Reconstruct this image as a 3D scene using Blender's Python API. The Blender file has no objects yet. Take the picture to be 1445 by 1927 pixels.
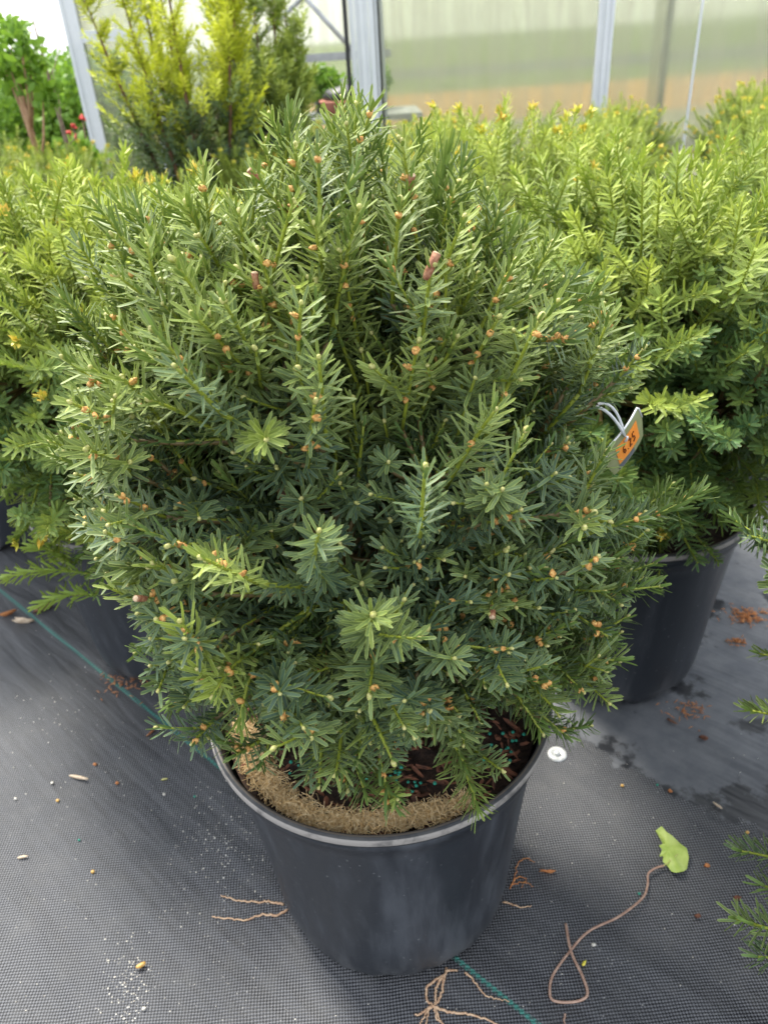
import bpy, math, random
import numpy as np
from math import radians as RD, sin, cos, pi

# ------------------------------------------------------------------ camera, world, sun, exposure
C = bpy.context.scene.collection
SC = bpy.context.scene
H, PITCH, ROLL, FPX = 1.07, RD(31.7), RD(3.8), 1447.0
Fv = np.array([0, cos(PITCH), -sin(PITCH)]); U0 = np.array([0, sin(PITCH), cos(PITCH)]); R0 = np.array([1., 0, 0])
Rv = cos(ROLL) * R0 - sin(ROLL) * U0
Uv = sin(ROLL) * R0 + cos(ROLL) * U0
CAM = np.array([0, 0, H])
from mathutils import Matrix, Vector
cd = bpy.data.cameras.new('camera'); cam = bpy.data.objects.new('camera', cd); C.objects.link(cam); SC.camera = cam
cam.matrix_world = Matrix(((Rv[0], Uv[0], -Fv[0], 0), (Rv[1], Uv[1], -Fv[1], 0), (Rv[2], Uv[2], -Fv[2], H), (0, 0, 0, 1)))
cd.sensor_fit = 'VERTICAL'; cd.sensor_height = 34.62; cd.sensor_width = 25.96; cd.lens = 34.62 * FPX / 1927
cd.clip_start = 0.02; cd.clip_end = 600
cd.dof.use_dof = True; cd.dof.focus_distance = 0.66; cd.dof.aperture_fstop = 8.0

w = bpy.data.worlds.new("World"); SC.world = w; w.use_nodes = True
nt = w.node_tree; nt.nodes.clear()
wo = nt.nodes.new('ShaderNodeOutputWorld'); bg = nt.nodes.new('ShaderNodeBackground'); sky = nt.nodes.new('ShaderNodeTexSky')
sky.sky_type = 'NISHITA'; sky.sun_disc = False
SUN_EL, SUN_AZ = RD(56), RD(-38)      # azimuth from +Y, clockwise
sky.sun_elevation = SUN_EL; sky.sun_rotation = SUN_AZ; sky.air_density = 1.0; sky.dust_density = 2.5
mx = nt.nodes.new('ShaderNodeMix'); mx.data_type = 'RGBA'; mx.inputs['Factor'].default_value = 0.72
mx.inputs['B'].default_value = (8.6, 8.9, 9.3, 1)      # bright even cloud
nt.links.new(sky.outputs[0], mx.inputs['A']); nt.links.new(mx.outputs['Result'], bg.inputs['Color'])
bg.inputs['Strength'].default_value = 0.098
nt.links.new(bg.outputs[0], wo.inputs['Surface'])
sl = bpy.data.lights.new('sun', 'SUN'); sl.energy = 3.0; sl.angle = RD(13); sl.color = (1.0, 0.95, 0.85)
so = bpy.data.objects.new('sun', sl); C.objects.link(so)
sd = Vector((sin(SUN_AZ) * cos(SUN_EL), cos(SUN_AZ) * cos(SUN_EL), sin(SUN_EL)))
so.rotation_euler = sd.to_track_quat('Z', 'Y').to_euler()
SC.view_settings.view_transform = 'Standard'; SC.view_settings.look = 'None'; SC.view_settings.gamma = 1
SC.view_settings.exposure = 1.42
SC.cycles.max_bounces = 8; SC.cycles.diffuse_bounces = 2; SC.cycles.glossy_bounces = 3
SC.cycles.transmission_bounces = 8; SC.cycles.transparent_max_bounces = 12
SC.cycles.sample_clamp_indirect = 6

rng = np.random.default_rng(11); random.seed(5)

def ray(px, py): return FPX * Fv + (px - 722.5) * Rv - (py - 963.5) * Uv
def on_z(px, py, z=0.0):
    d = ray(px, py); return CAM + d * ((z - H) / d[2])
def on_y(px, py, y):
    d = ray(px, py); return CAM + d * (y / d[1])
def nrm(a): return a / np.maximum(np.linalg.norm(a, axis=-1, keepdims=True), 1e-9)

# ------------------------------------------------------------------ mesh helpers
class MB:
    def __init__(s): s.v = []; s.q = []; s.t = []; s.a = []; s.n = 0
    def add(s, v, q=None, t=None, a=None):
        v = np.asarray(v, float).reshape(-1, 3)
        if q is not None and len(q): s.q.append(np.asarray(q, int).reshape(-1, 4) + s.n)
        if t is not None and len(t): s.t.append(np.asarray(t, int).reshape(-1, 3) + s.n)
        s.v.append(v); s.a.append(np.zeros((len(v), 4)) if a is None else np.broadcast_to(np.asarray(a, float), (len(v), 4)))
        s.n += len(v)
    def mesh(s, name, mat, smooth=True, off=(0, 0, 0)):
        me = bpy.data.meshes.new(name)
        v = np.concatenate(s.v) - np.asarray(off, float) if s.v else np.zeros((0, 3))
        q = np.concatenate(s.q) if s.q else np.zeros((0, 4), int); t = np.concatenate(s.t) if s.t else np.zeros((0, 3), int)
        me.vertices.add(len(v)); me.vertices.foreach_set('co', v.astype('f4').ravel())
        loops = np.concatenate([q.ravel(), t.ravel()]).astype('i4')
        me.loops.add(len(loops)); me.loops.foreach_set('vertex_index', loops)
        st = np.concatenate([np.arange(len(q)) * 4, len(q) * 4 + np.arange(len(t)) * 3]).astype('i4')
        me.polygons.add(len(st)); me.polygons.foreach_set('loop_start', st)
        me.polygons.foreach_set('use_smooth', np.full(len(st), smooth))
        me.update(calc_edges=True); me.validate()
        ca = me.attributes.new('tint', 'FLOAT_COLOR', 'POINT')
        ca.data.foreach_set('color', np.concatenate(s.a).astype('f4').ravel())
        me.materials.append(mat)
        return me
    def build(s, name, mat, parent=None, smooth=True, off=(0, 0, 0)):
        o = bpy.data.objects.new(name, s.mesh(name, mat, smooth, off)); C.objects.link(o)
        if parent is not None: o.parent = parent
        return o
    def box(s, c, d, rot=None, a=None):
        c = np.asarray(c, float); d = np.asarray(d, float) / 2
        P = np.array([[x, y, z] for x in (-1, 1) for y in (-1, 1) for z in (-1, 1)]) * d
        if rot is not None: P = P @ np.array(rot).T
        s.add(P + c, [[0, 1, 3, 2], [4, 6, 7, 5], [0, 4, 5, 1], [2, 3, 7, 6], [0, 2, 6, 4], [1, 5, 7, 3]], a=a)
    def tube(s, P, r, k=6, a=None, cap=True):
        P = np.asarray(P, float); n = len(P); r = np.broadcast_to(np.asarray(r, float), (n,))
        T = nrm(np.gradient(P, axis=0)); ref = np.array([0.31, 0.17, 0.93]); 
        if abs(T[0] @ ref) > 0.9: ref = np.array([0.9, 0.3, 0.1])
        A = nrm(np.cross(T, ref)); B = np.cross(T, A)
        th = np.arange(k) * 2 * pi / k
        V = P[:, None] + r[:, None, None] * (A[:, None] * np.cos(th)[None, :, None] + B[:, None] * np.sin(th)[None, :, None])
        i = np.arange(n - 1)[:, None] * k; j = np.arange(k)[None]; j2 = (j + 1) % k
        q = np.stack([i + j, i + j2, i + k + j2, i + k + j], -1).reshape(-1, 4)
        V = V.reshape(-1, 3); t = []
        if cap:
            V = np.vstack([V, P[:1], P[-1:]])
            t = [[n * k, (x + 1) % k, x] for x in range(k)] + [[n * k + 1, (n - 1) * k + x, (n - 1) * k + (x + 1) % k] for x in range(k)]
        s.add(V, q, t, a)
    def lathe(s, prof, k=96, c=(0, 0, 0), fr=None, a=None):
        prof = np.asarray(prof, float); n = len(prof); th = np.arange(k) * 2 * pi / k
        r = prof[:, 0][:, None] * np.ones(k); z = prof[:, 1][:, None] * np.ones(k)
        if fr is not None: r, z = fr(r, z, th[None, :])
        V = np.stack([r * np.cos(th), r * np.sin(th), z], -1).reshape(-1, 3) + np.asarray(c)
        i = np.arange(n - 1)[:, None] * k; j = np.arange(k)[None]; j2 = (j + 1) % k
        s.add(V, np.stack([i + j, i + j2, i + k + j2, i + k + j], -1).reshape(-1, 4), a=a)
    def blob(s, c, r, k=6, m=4, ax=None, a=None, jit=0.0):
        # closed lumpy ellipsoid with radii r, long axis along ax
        th = np.arange(k) * 2 * pi / k; ph = np.linspace(0, pi, m + 1)[1:-1]
        V = [[0, 0, 1]] + [[sin(p) * cos(t), sin(p) * sin(t), cos(p)] for p in ph for t in th] + [[0, 0, -1]]
        V = np.array(V) * (1 + jit * rng.normal(size=(len(V), 1))) * np.asarray(r)
        if ax is not None:
            z = nrm(np.asarray(ax, float)); x = nrm(np.cross(z, [0.2, 0.9, 0.35])); y = np.cross(z, x)
            V = V @ np.stack([x, y, z])
        L = 1 + (m - 1) * k; t = [[0, 1 + i, 1 + (i + 1) % k] for i in range(k)] + [[L, L - k + (i + 1) % k, L - k + i] for i in range(k)]
        q = [[1 + l * k + i, 1 + (l + 1) * k + i, 1 + (l + 1) * k + (i + 1) % k, 1 + l * k + (i + 1) % k] for l in range(m - 2) for i in range(k)]
        s.add(V + np.asarray(c), q, t, a)

def tag(o, label=None, cat=None, group=None, kind=None):
    if label: o['label'] = label
    if cat: o['category'] = cat
    if group: o['group'] = group
    if kind: o['kind'] = kind
    return o
def empty(name, loc=(0, 0, 0), rz=0, sc=1):
    o = bpy.data.objects.new(name, None); C.objects.link(o); o.location = loc; o.rotation_euler = (0, 0, rz); o.scale = (sc,) * 3
    o.empty_display_size = .05
    return o
def copy_tree(o, parent=None):
    c = o.copy(); C.objects.link(c)
    if parent is not None: c.parent = parent
    for ch in [x for x in KIDS.get(o.name, [])]: copy_tree(ch, c)
    return c
KIDS = {}
def scan():
    KIDS.clear()
    for o in C.objects:
        if o.parent: KIDS.setdefault(o.parent.name, []).append(o)

# ------------------------------------------------------------------ materials
def newmat(name):
    m = bpy.data.materials.new(name); m.use_nodes = True; t = m.node_tree; p = t.nodes['Principled BSDF']; return m, t, p
def node(t, kind, **kw):
    n = t.nodes.new(kind)
    for k, v in kw.items():
        if k in n.inputs: n.inputs[k].default_value = v
        else: setattr(n, k, v)
    return n
def mixc(t, fac, a, b, mode='MIX'):
    n = t.nodes.new('ShaderNodeMix'); n.data_type = 'RGBA'; n.blend_type = mode
    for key, v in (('Factor', fac), ('A', a), ('B', b)):
        if isinstance(v, bpy.types.NodeSocket): t.links.new(v, n.inputs[key])
        elif key == 'Factor': n.inputs[0].default_value = v
        else: n.inputs[key].default_value = (*v, 1) if len(v) == 3 else v
    return n.outputs['Result']
def mth(t, op, a, b=None, clamp=False):
    n = t.nodes.new('ShaderNodeMath'); n.operation = op; n.use_clamp = clamp
    for i, v in enumerate((a, b)):
        if v is None: continue
        if isinstance(v, bpy.types.NodeSocket): t.links.new(v, n.inputs[i])
        else: n.inputs[i].default_value = v
    return n.outputs[0]
def ramp(t, fac, lo, hi, a=0., b=1.):
    n = t.nodes.new('ShaderNodeMapRange'); n.inputs['From Min'].default_value = lo; n.inputs['From Max'].default_value = hi
    n.inputs['To Min'].default_value = a; n.inputs['To Max'].default_value = b; n.interpolation_type = 'SMOOTHSTEP'
    t.links.new(fac, n.inputs['Value']); return n.outputs['Result']
def noise(t, scale, detail=4, rough=.55, co=None, out='Fac'):
    n = t.nodes.new('ShaderNodeTexNoise'); n.inputs['Scale'].default_value = scale; n.inputs['Detail'].default_value = detail
    n.inputs['Roughness'].default_value = rough
    if co is not None: t.links.new(co, n.inputs['Vector'])
    return n.outputs[out]
def coords(t): return t.nodes.new('ShaderNodeTexCoord').outputs['Object']
def bump(t, p, h, strength=.5, dist=.002):
    b = t.nodes.new('ShaderNodeBump'); b.inputs['Strength'].default_value = strength; b.inputs['Distance'].default_value = dist
    t.links.new(h, b.inputs['Height']); t.links.new(b.outputs[0], p.inputs['Normal']); return b
def simple(name, ca, cb, scale=60, rough=.6, bs=.3, bd=.001, metal=0., spec=.5, detail=5):
    m, t, p = newmat(name); co = coords(t); n = noise(t, scale, detail, co=co)
    t.links.new(mixc(t, ramp(t, n, .35, .65), ca, cb), p.inputs['Base Color'])
    p.inputs['Roughness'].default_value = rough; p.inputs['Metallic'].default_value = metal; p.inputs['Specular IOR Level'].default_value = spec
    if bs: bump(t, p, n, bs, bd)
    return m

def needle_mat(name, dark, mid, young, edge, back, trans=.14):
    # tint: r = random per needle, g = youth of the shoot, b = 0 midrib .. 1 margin, a = 0 base .. 1 tip
    m, t, p = newmat(name)
    at = t.nodes.new('ShaderNodeAttribute'); at.attribute_name = 'tint'
    se = t.nodes.new('ShaderNodeSeparateColor'); t.links.new(at.outputs['Color'], se.inputs[0])
    r, g, b = se.outputs; a = at.outputs['Alpha']
    c = mixc(t, r, dark, mid)
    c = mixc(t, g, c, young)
    c = mixc(t, mth(t, 'MULTIPLY', ramp(t, b, .6, 1.), ramp(t, g, 0., .6, .34, .75)), c, edge)
    c = mixc(t, ramp(t, a, .9, 1.0, 0, .6), c, (.36, .37, .16))
    n = noise(t, 90, 3, co=coords(t))
    c = mixc(t, ramp(t, n, .5, .75, 0, .22), c, (.17, .22, .18))     # whitish bloom and hard-water marks
    geo = t.nodes.new('ShaderNodeNewGeometry')
    c = mixc(t, mth(t, 'MULTIPLY', geo.outputs['Backfacing'], .6), c, back)
    t.links.new(c, p.inputs['Base Color']); p.inputs['Roughness'].default_value = .50; p.inputs['Specular IOR Level'].default_value = .32
    tr = t.nodes.new('ShaderNodeBsdfTranslucent'); t.links.new(mixc(t, .5, c, young), tr.inputs['Color'])
    ms = t.nodes.new('ShaderNodeMixShader'); ms.inputs[0].default_value = trans
    t.links.new(p.outputs[0], ms.inputs[1]); t.links.new(tr.outputs[0], ms.inputs[2])
    t.links.new(ms.outputs[0], t.nodes['Material Output'].inputs['Surface'])
    return m
M = {}
M['needle'] = needle_mat('dark yew needles', (.022, .054, .036), (.088, .150, .090), (.29, .365, .05), (.50, .59, .16), (.14, .24, .05), .10)
M['needle_bg'] = needle_mat('fresh yew needles', (.030, .095, .045), (.12, .24, .08), (.47, .54, .06), (.50, .58, .14), (.2, .32, .06), .20)
M['needle_lime'] = needle_mat('lime yew needles', (.26, .34, .02), (.48, .56, .03), (.72, .74, .05), (.64, .68, .08), (.5, .6, .06), .3)
M['leaf'] = needle_mat('hedge leaves', (.05, .12, .02), (.13, .26, .03), (.3, .5, .04), (.2, .36, .05), (.16, .3, .05), .3)
M['bark'] = simple('yew bark', (.10, .045, .028), (.20, .10, .06), 140, .8, .6, .002)
def stem_mat():
    m, t, p = newmat('shoot stem')
    at = t.nodes.new('ShaderNodeAttribute'); at.attribute_name = 'tint'
    se = t.nodes.new('ShaderNodeSeparateColor'); t.links.new(at.outputs['Color'], se.inputs[0])
    c = mixc(t, se.outputs[1], (.13, .07, .04), (.27, .33, .03))
    t.links.new(c, p.inputs['Base Color']); p.inputs['Roughness'].default_value = .5; return m
M['stem'] = stem_mat()
M['bud'] = simple('pale winter bud', (.38, .40, .10), (.55, .50, .22), 600, .55, .4, .0005)
M['cone'] = simple('orange pollen cone', (.54, .23, .06), (.78, .48, .15), 500, .6, .6, .0008)
M['newbud'] = simple('yellow new growth', (.72, .70, .08), (.80, .56, .10), 30, .55, 0)
M['stub'] = simple('cut stub bark', (.24, .08, .04), (.40, .20, .11), 350, .7, .8, .001)
M['cut'] = simple('weathered cut wood', (.50, .34, .20), (.66, .50, .34), 500, .8, .8, .001)
M['deadleaf'] = simple('dead brown needles', (.42, .15, .05), (.55, .25, .09), 200, .8, .3)
M['coir'] = simple('coir fibre', (.72, .47, .20), (.93, .74, .44), 260, .9, .5, .001)
M['bark_chip'] = simple('bark mulch', (.055, .022, .014), (.24, .095, .05), 60, .85, .6, .002)
M['soil'] = simple('potting soil', (.02, .012, .009), (.05, .028, .018), 120, .95, 1., .004)
M['pellet'] = simple('teal fertiliser pellet', (.01, .20, .14), (.02, .30, .20), 200, .45, 0)
M['pellet_y'] = simple('amber fertiliser pellet', (.60, .32, .06), (.68, .46, .18), 200, .45, 0)
M['grit'] = simple('pale grit', (.45, .42, .36), (.7, .68, .62), 200, .7, 0)
M['twig'] = simple('dry root', (.42, .25, .15), (.60, .42, .27), 200, .7, .4, .0005)
M['palewood'] = simple('pale split twig', (.50, .38, .26), (.66, .54, .40), 150, .7, .4, .0005)
M['stalk'] = simple('dry leaf stalk', (.30, .18, .13), (.42, .28, .21), 100, .5, .2)
M['washer'] = simple('galvanised washer', (.45, .47, .47), (.62, .63, .62), 120, .38, .1, .0005, metal=.25)
M['white_metal'] = simple('white coated aluminium', (.62, .65, .67), (.70, .72, .74), 3, .4, 0)
M['grey_metal'] = simple('galvanised steel', (.30, .31, .33), (.42, .43, .45), 8, .45, .1, metal=.4)
M['rubber'] = simple('black door seal', (.012, .012, .014), (.02, .02, .022), 20, .5, 0)
M['white_plastic'] = simple('white plastic strap', (.75, .77, .80), (.82, .83, .85), 50, .35, 0)
M['sticker'] = simple('orange price sticker', (.90, .27, .03), (.93, .32, .05), 40, .5, 0)
M['ink'] = simple('brown ink', (.16, .04, .01), (.2, .05, .015), 40, .5, 0)
M['greytag'] = simple('grey print', (.11, .12, .14), (.14, .15, .17), 40, .5, 0)
M['tagface'] = simple('olive tag face', (.24, .26, .12), (.30, .32, .17), 30, .4, 0)
M['red'] = simple('red petals', (.75, .04, .05), (.8, .10, .08), 20, .6, 0)
M['terracotta'] = simple('terracotta', (.36, .13, .08), (.45, .18, .11), 20, .7, 0)
M['trunk_tan'] = simple('tan sapling bark', (.36, .20, .12), (.48, .30, .19), 40, .8, .3)
M['trunk_grey'] = simple('grey brown bark', (.20, .14, .11), (.30, .22, .17), 40, .8, .3)
M['pipe'] = simple('grey pvc pipe', (.36, .40, .44), (.44, .48, .50), 20, .35, 0)

def pot_mat():
    m, t, p = newmat('black nursery pot plastic'); co = coords(t)
    sc = t.nodes.new('ShaderNodeMapping'); sc.inputs['Scale'].default_value = (8, 8, 1.6); t.links.new(co, sc.inputs['Vector'])
    n1 = noise(t, 2.2, 6, .6, sc.outputs[0]); n2 = noise(t, 160, 3, .6, co)
    c = mixc(t, ramp(t, n1, .42, .75), (.020, .024, .031), (.072, .080, .094))
    c = mixc(t, ramp(t, n2, .64, .78, 0, .35), c, (.16, .17, .18))
    v = t.nodes.new('ShaderNodeTexVoronoi'); v.inputs['Scale'].default_value = 70; t.links.new(co, v.inputs['Vector'])
    c = mixc(t, mth(t, 'MULTIPLY', ramp(t, v.outputs['Distance'], .05, .13, 1, 0), ramp(t, noise(t, 14, 2, .5, co), .5, .62, 0, .5)), c, (.24, .25, .25))
    # dusty tide mark rising from the bottom
    sx = t.nodes.new('ShaderNodeSeparateXYZ'); t.links.new(co, sx.inputs[0])
    dz = mth(t, 'MULTIPLY', ramp(t, sx.outputs[2], .0, .09, .45, 0), ramp(t, n1, .35, .6))
    c = mixc(t, dz, c, (.12, .12, .12))
    t.links.new(c, p.inputs['Base Color']); t.links.new(ramp(t, n1, .3, .7, .36, .55), p.inputs['Roughness'])
    bump(t, p, n2, .12, .001); return m
M['pot'] = pot_mat()
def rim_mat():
    m, t, p = newmat('worn pot rim with painted highlight'); co = coords(t)
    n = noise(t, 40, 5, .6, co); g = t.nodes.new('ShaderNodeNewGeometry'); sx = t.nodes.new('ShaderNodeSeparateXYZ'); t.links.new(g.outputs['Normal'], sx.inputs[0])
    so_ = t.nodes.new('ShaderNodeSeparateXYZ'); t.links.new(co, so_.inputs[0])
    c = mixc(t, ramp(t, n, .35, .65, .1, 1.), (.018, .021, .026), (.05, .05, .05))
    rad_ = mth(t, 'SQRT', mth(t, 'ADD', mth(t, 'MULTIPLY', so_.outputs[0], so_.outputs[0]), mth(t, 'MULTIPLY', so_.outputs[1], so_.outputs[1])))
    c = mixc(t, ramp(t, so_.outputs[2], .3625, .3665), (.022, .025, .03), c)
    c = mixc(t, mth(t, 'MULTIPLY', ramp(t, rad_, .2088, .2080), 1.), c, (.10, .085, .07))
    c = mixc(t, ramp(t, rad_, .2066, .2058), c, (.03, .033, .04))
    c = mixc(t, mth(t, 'MULTIPLY', ramp(t, rad_, .2108, .2116), ramp(t, n, .3, .55, .3, 1.)), c, (.30, .28, .26))  # outer lip ring: highlight painted into the colour, broken up by worn patches
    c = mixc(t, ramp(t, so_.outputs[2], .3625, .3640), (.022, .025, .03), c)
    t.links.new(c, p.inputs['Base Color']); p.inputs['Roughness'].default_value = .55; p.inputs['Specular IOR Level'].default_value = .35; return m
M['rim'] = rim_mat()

# ------------------------------------------------------------------ ground
GA = on_z(0, 1110); GB = on_z(1010, 1927)
gd = nrm(GB[:2] - GA[:2]); gn = np.array([-gd[1], gd[0]])
def ground_mat():
    m, t, p = newmat('woven ground fabric and land'); co = coords(t)
    sx = t.nodes.new('ShaderNodeSeparateXYZ'); t.links.new(co, sx.inputs[0]); X, Y, Z = sx.outputs
    # slight wobble of the cloth
    wob = noise(t, 3.5, 3, .5, co, 'Color'); ws = t.nodes.new('ShaderNodeSeparateColor'); t.links.new(wob, ws.inputs[0])
    Xw = mth(t, 'ADD', X, mth(t, 'MULTIPLY', ws.outputs[0], .025)); Yw = mth(t, 'ADD', Y, mth(t, 'MULTIPLY', ws.outputs[1], .025))
    U = mth(t, 'ADD', mth(t, 'MULTIPLY', Xw, float(gd[0])), mth(t, 'MULTIPLY', Yw, float(gd[1])))
    V = mth(t, 'ADD', mth(t, 'MULTIPLY', Xw, float(gn[0])), mth(t, 'MULTIPLY', Yw, float(gn[1])))
    per = .0058
    a = mth(t, 'SINE', mth(t, 'MULTIPLY', U, 2 * pi / per)); b = mth(t, 'SINE', mth(t, 'MULTIPLY', V, 2 * pi / per))
    hgt = mth(t, 'MULTIPLY', a, b)
    weave = ramp(t, hgt, -.3, .5)
    big = noise(t, 2.3, 4, .6, co); fine = noise(t, 700, 2, .5, co); mid = noise(t, 22, 5, .65, co)
    c = mixc(t, weave, (.008, .009, .012), (.155, .16, .175))
    c = mixc(t, ramp(t, mid, .40, .80, 0, .45), c, (.10, .10, .10))
    c = mixc(t, ramp(t, big, .4, .7, 0, .5), c, (.028, .03, .034))
    # white dust specks
    v = t.nodes.new('ShaderNodeTexVoronoi'); v.inputs['Scale'].default_value = 95; t.links.new(co, v.inputs['Vector'])
    speck = mth(t, 'MULTIPLY', ramp(t, v.outputs['Distance'], .04, .12, 1, 0), ramp(t, noise(t, 6, 3, .6, co), .45, .6))
    c = mixc(t, speck, c, (.34, .34, .33))
    # green marker yarn woven along one warp line
    gv = float(GA[:2] @ gn)
    ln = mth(t, 'ABSOLUTE', mth(t, 'SUBTRACT', mth(t, 'ADD', mth(t, 'MULTIPLY', X, float(gn[0])), mth(t, 'MULTIPLY', Y, float(gn[1]))), gv))
    gmask = ramp(t, ln, .0033, .0040, 1, 0)
    c = mixc(t, mth(t, 'MULTIPLY', gmask, ramp(t, mth(t, 'ADD', mth(t, 'SINE', mth(t, 'MULTIPLY', U, 2 * pi / .0085)), mth(t, 'SINE', mth(t, 'MULTIPLY', V, 2 * pi / .006))), -.6, .4, .25, 1)), c, (.05, .21, .175))
    # smooth silt film on the far right of the main pot
    p1 = on_z(1035, 1385)[:2]; p2 = on_z(1445, 1610)[:2]; e = nrm(p2 - p1); en = np.array([-e[1], e[0]])
    if en[1] < 0: en = -en
    dist = mth(t, 'SUBTRACT', mth(t, 'ADD', mth(t, 'MULTIPLY', X, float(en[0])), mth(t, 'MULTIPLY', Y, float(en[1]))), float(p1 @ en))
    edge = mth(t, 'ADD', dist, mth(t, 'MULTIPLY', mth(t, 'SUBTRACT', noise(t, 17, 4, .6, co), .5), .16))
    silt = mth(t, 'MULTIPLY', ramp(t, edge, .015, .028), ramp(t, X, .10, .24))
    silt = mth(t, 'MULTIPLY', silt, ramp(t, Y, 2.2, 2.6, 1, 0))
    wet = ramp(t, noise(t, 6.0, 7, .62, co), .545, .60)
    wet2 = mth(t, 'MULTIPLY', wet, silt)
    sc_ = mixc(t, ramp(t, mid, .3, .7), (.105, .113, .127), (.15, .157, .168))
    sc_ = mixc(t, wet, sc_, (.030, .032, .036))
    c = mixc(t, silt, c, sc_)
    # land beyond the yard
    ny = mth(t, 'ADD', Y, mth(t, 'MULTIPLY', noise(t, .6, 4, .6, co), 1.2))
    land = mixc(t, ramp(t, noise(t, 5, 4, .6, co), .3, .7), (.20, .19, .15), (.30, .28, .21))
    soil_ = mixc(t, ramp(t, noise(t, 3, 5, .6, co), .3, .7), (.36, .19, .075), (.48, .28, .13))
    grass = mixc(t, ramp(t, noise(t, .8, 5, .6, co), .3, .7), (.09, .125, .05), (.17, .21, .09))
    land = mixc(t, ramp(t, ny, 12.0, 12.8), land, soil_)
    land = mixc(t, ramp(t, ny, 18.5, 19.5), land, grass)
    land = mixc(t, mth(t, 'MULTIPLY', ramp(t, ny, 25, 26), ramp(t, ny, 33, 32)), land, (.09, .10, .11))
    far = ramp(t, Y, 6.0, 6.05)
    c = mixc(t, far, c, land)
    t.links.new(c, p.inputs['Base Color'])
    rg = mth(t, 'ADD', .44, mth(t, 'MULTIPLY', silt, .14)); rg = mth(t, 'SUBTRACT', rg, mth(t, 'MULTIPLY', wet2, .25)); rg = mth(t, 'ADD', rg, mth(t, 'MULTIPLY', far, .4))
    t.links.new(rg, p.inputs['Roughness']); p.inputs['Specular IOR Level'].default_value = .42
    # creases: long ridges in the cloth
    cx = t.nodes.new('ShaderNodeCombineXYZ'); t.links.new(mth(t, 'MULTIPLY', U, 1.5), cx.inputs[0]); t.links.new(mth(t, 'MULTIPLY', V, 10.), cx.inputs[1])
    cr = noise(t, 1.5, 3, .5, cx.outputs[0])
    keep = mth(t, 'MULTIPLY', mth(t, 'SUBTRACT', 1., silt), mth(t, 'SUBTRACT', 1., far))
    b1 = t.nodes.new('ShaderNodeBump'); b1.inputs['Strength'].default_value = 1.; b1.inputs['Distance'].default_value = .0006
    t.links.new(mth(t, 'MULTIPLY', hgt, keep), b1.inputs['Height'])
    b2 = t.nodes.new('ShaderNodeBump'); b2.inputs['Strength'].default_value = .8; b2.inputs['Distance'].default_value = .022
    t.links.new(mth(t, 'MULTIPLY', cr, mth(t, 'SUBTRACT', 1., far)), b2.inputs['Height']); t.links.new(b2.outputs[0], b1.inputs['Normal']); t.links.new(b1.outputs[0], p.inputs['Normal'])
    return m
g = MB(); g.add([[-300, -300, 0], [300, -300, 0], [300, 300, 0], [-300, 300, 0]], [[0, 1, 2, 3]])
tag(g.build('ground', ground_mat(), smooth=False), kind='structure')

# ------------------------------------------------------------------ pots
RT, HP, SOILZ = .212, .374, .335
def pot_parts(root, seed=0, hi=True):
    k = 128 if hi else 64
    ph = rng.uniform(0, 6)
    def fr(r, z, th):
        low = np.clip((.03 - z) / .03, 0, 1)
        foot = np.maximum(0, np.sin(th * 11 + ph)) ** .5 + .5 * np.maximum(0, np.sin(th * 5 + ph * 2))
        z2 = z + low * .017 * foot * (z < .02)
        return r * (1 + low * .015 * np.sin(th * 11 + ph)), z2
    prof = [(.000, .012), (.130, .012), (.142, .003), (.152, .001), (.160, .006), (.1645, .018), (.168, .04), (.1708, .07), (.1740, .11), (.180, .18), (.187, .25), (.194, .31), (.1985, .338),
            (.2060, .343), (.2070, .360), (.2020, .3595), (.1985, .345), (.1960, .325), (.190, .30)]
    b = MB(); b.lathe(prof, k, fr=fr); pt = b.build('pot', M['pot'], root)
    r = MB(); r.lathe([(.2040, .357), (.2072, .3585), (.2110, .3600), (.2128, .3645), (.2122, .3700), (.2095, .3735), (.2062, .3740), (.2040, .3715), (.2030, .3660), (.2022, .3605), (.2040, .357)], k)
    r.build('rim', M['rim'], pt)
    s = MB(); th = np.linspace(0, 2 * pi, 49)[:-1]; V = [[0, 0, SOILZ + .01]]; F = []
    rr = [.04, .08, .12, .16, .193]
    for i, q in enumerate(rr):
        for a in th: V.append([q * cos(a), q * sin(a), SOILZ + (0 if i == 4 else rng.normal() * .003)])
    for i in range(48): F.append([0, 1 + i, 1 + (i + 1) % 48])
    Q = [[1 + l * 48 + i, 1 + (l + 1) * 48 + i, 1 + (l + 1) * 48 + (i + 1) % 48, 1 + l * 48 + (i + 1) % 48] for l in range(4) for i in range(48)]
    s.add(V, Q, F); s.build('potting_soil', M['soil'], root)

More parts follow.
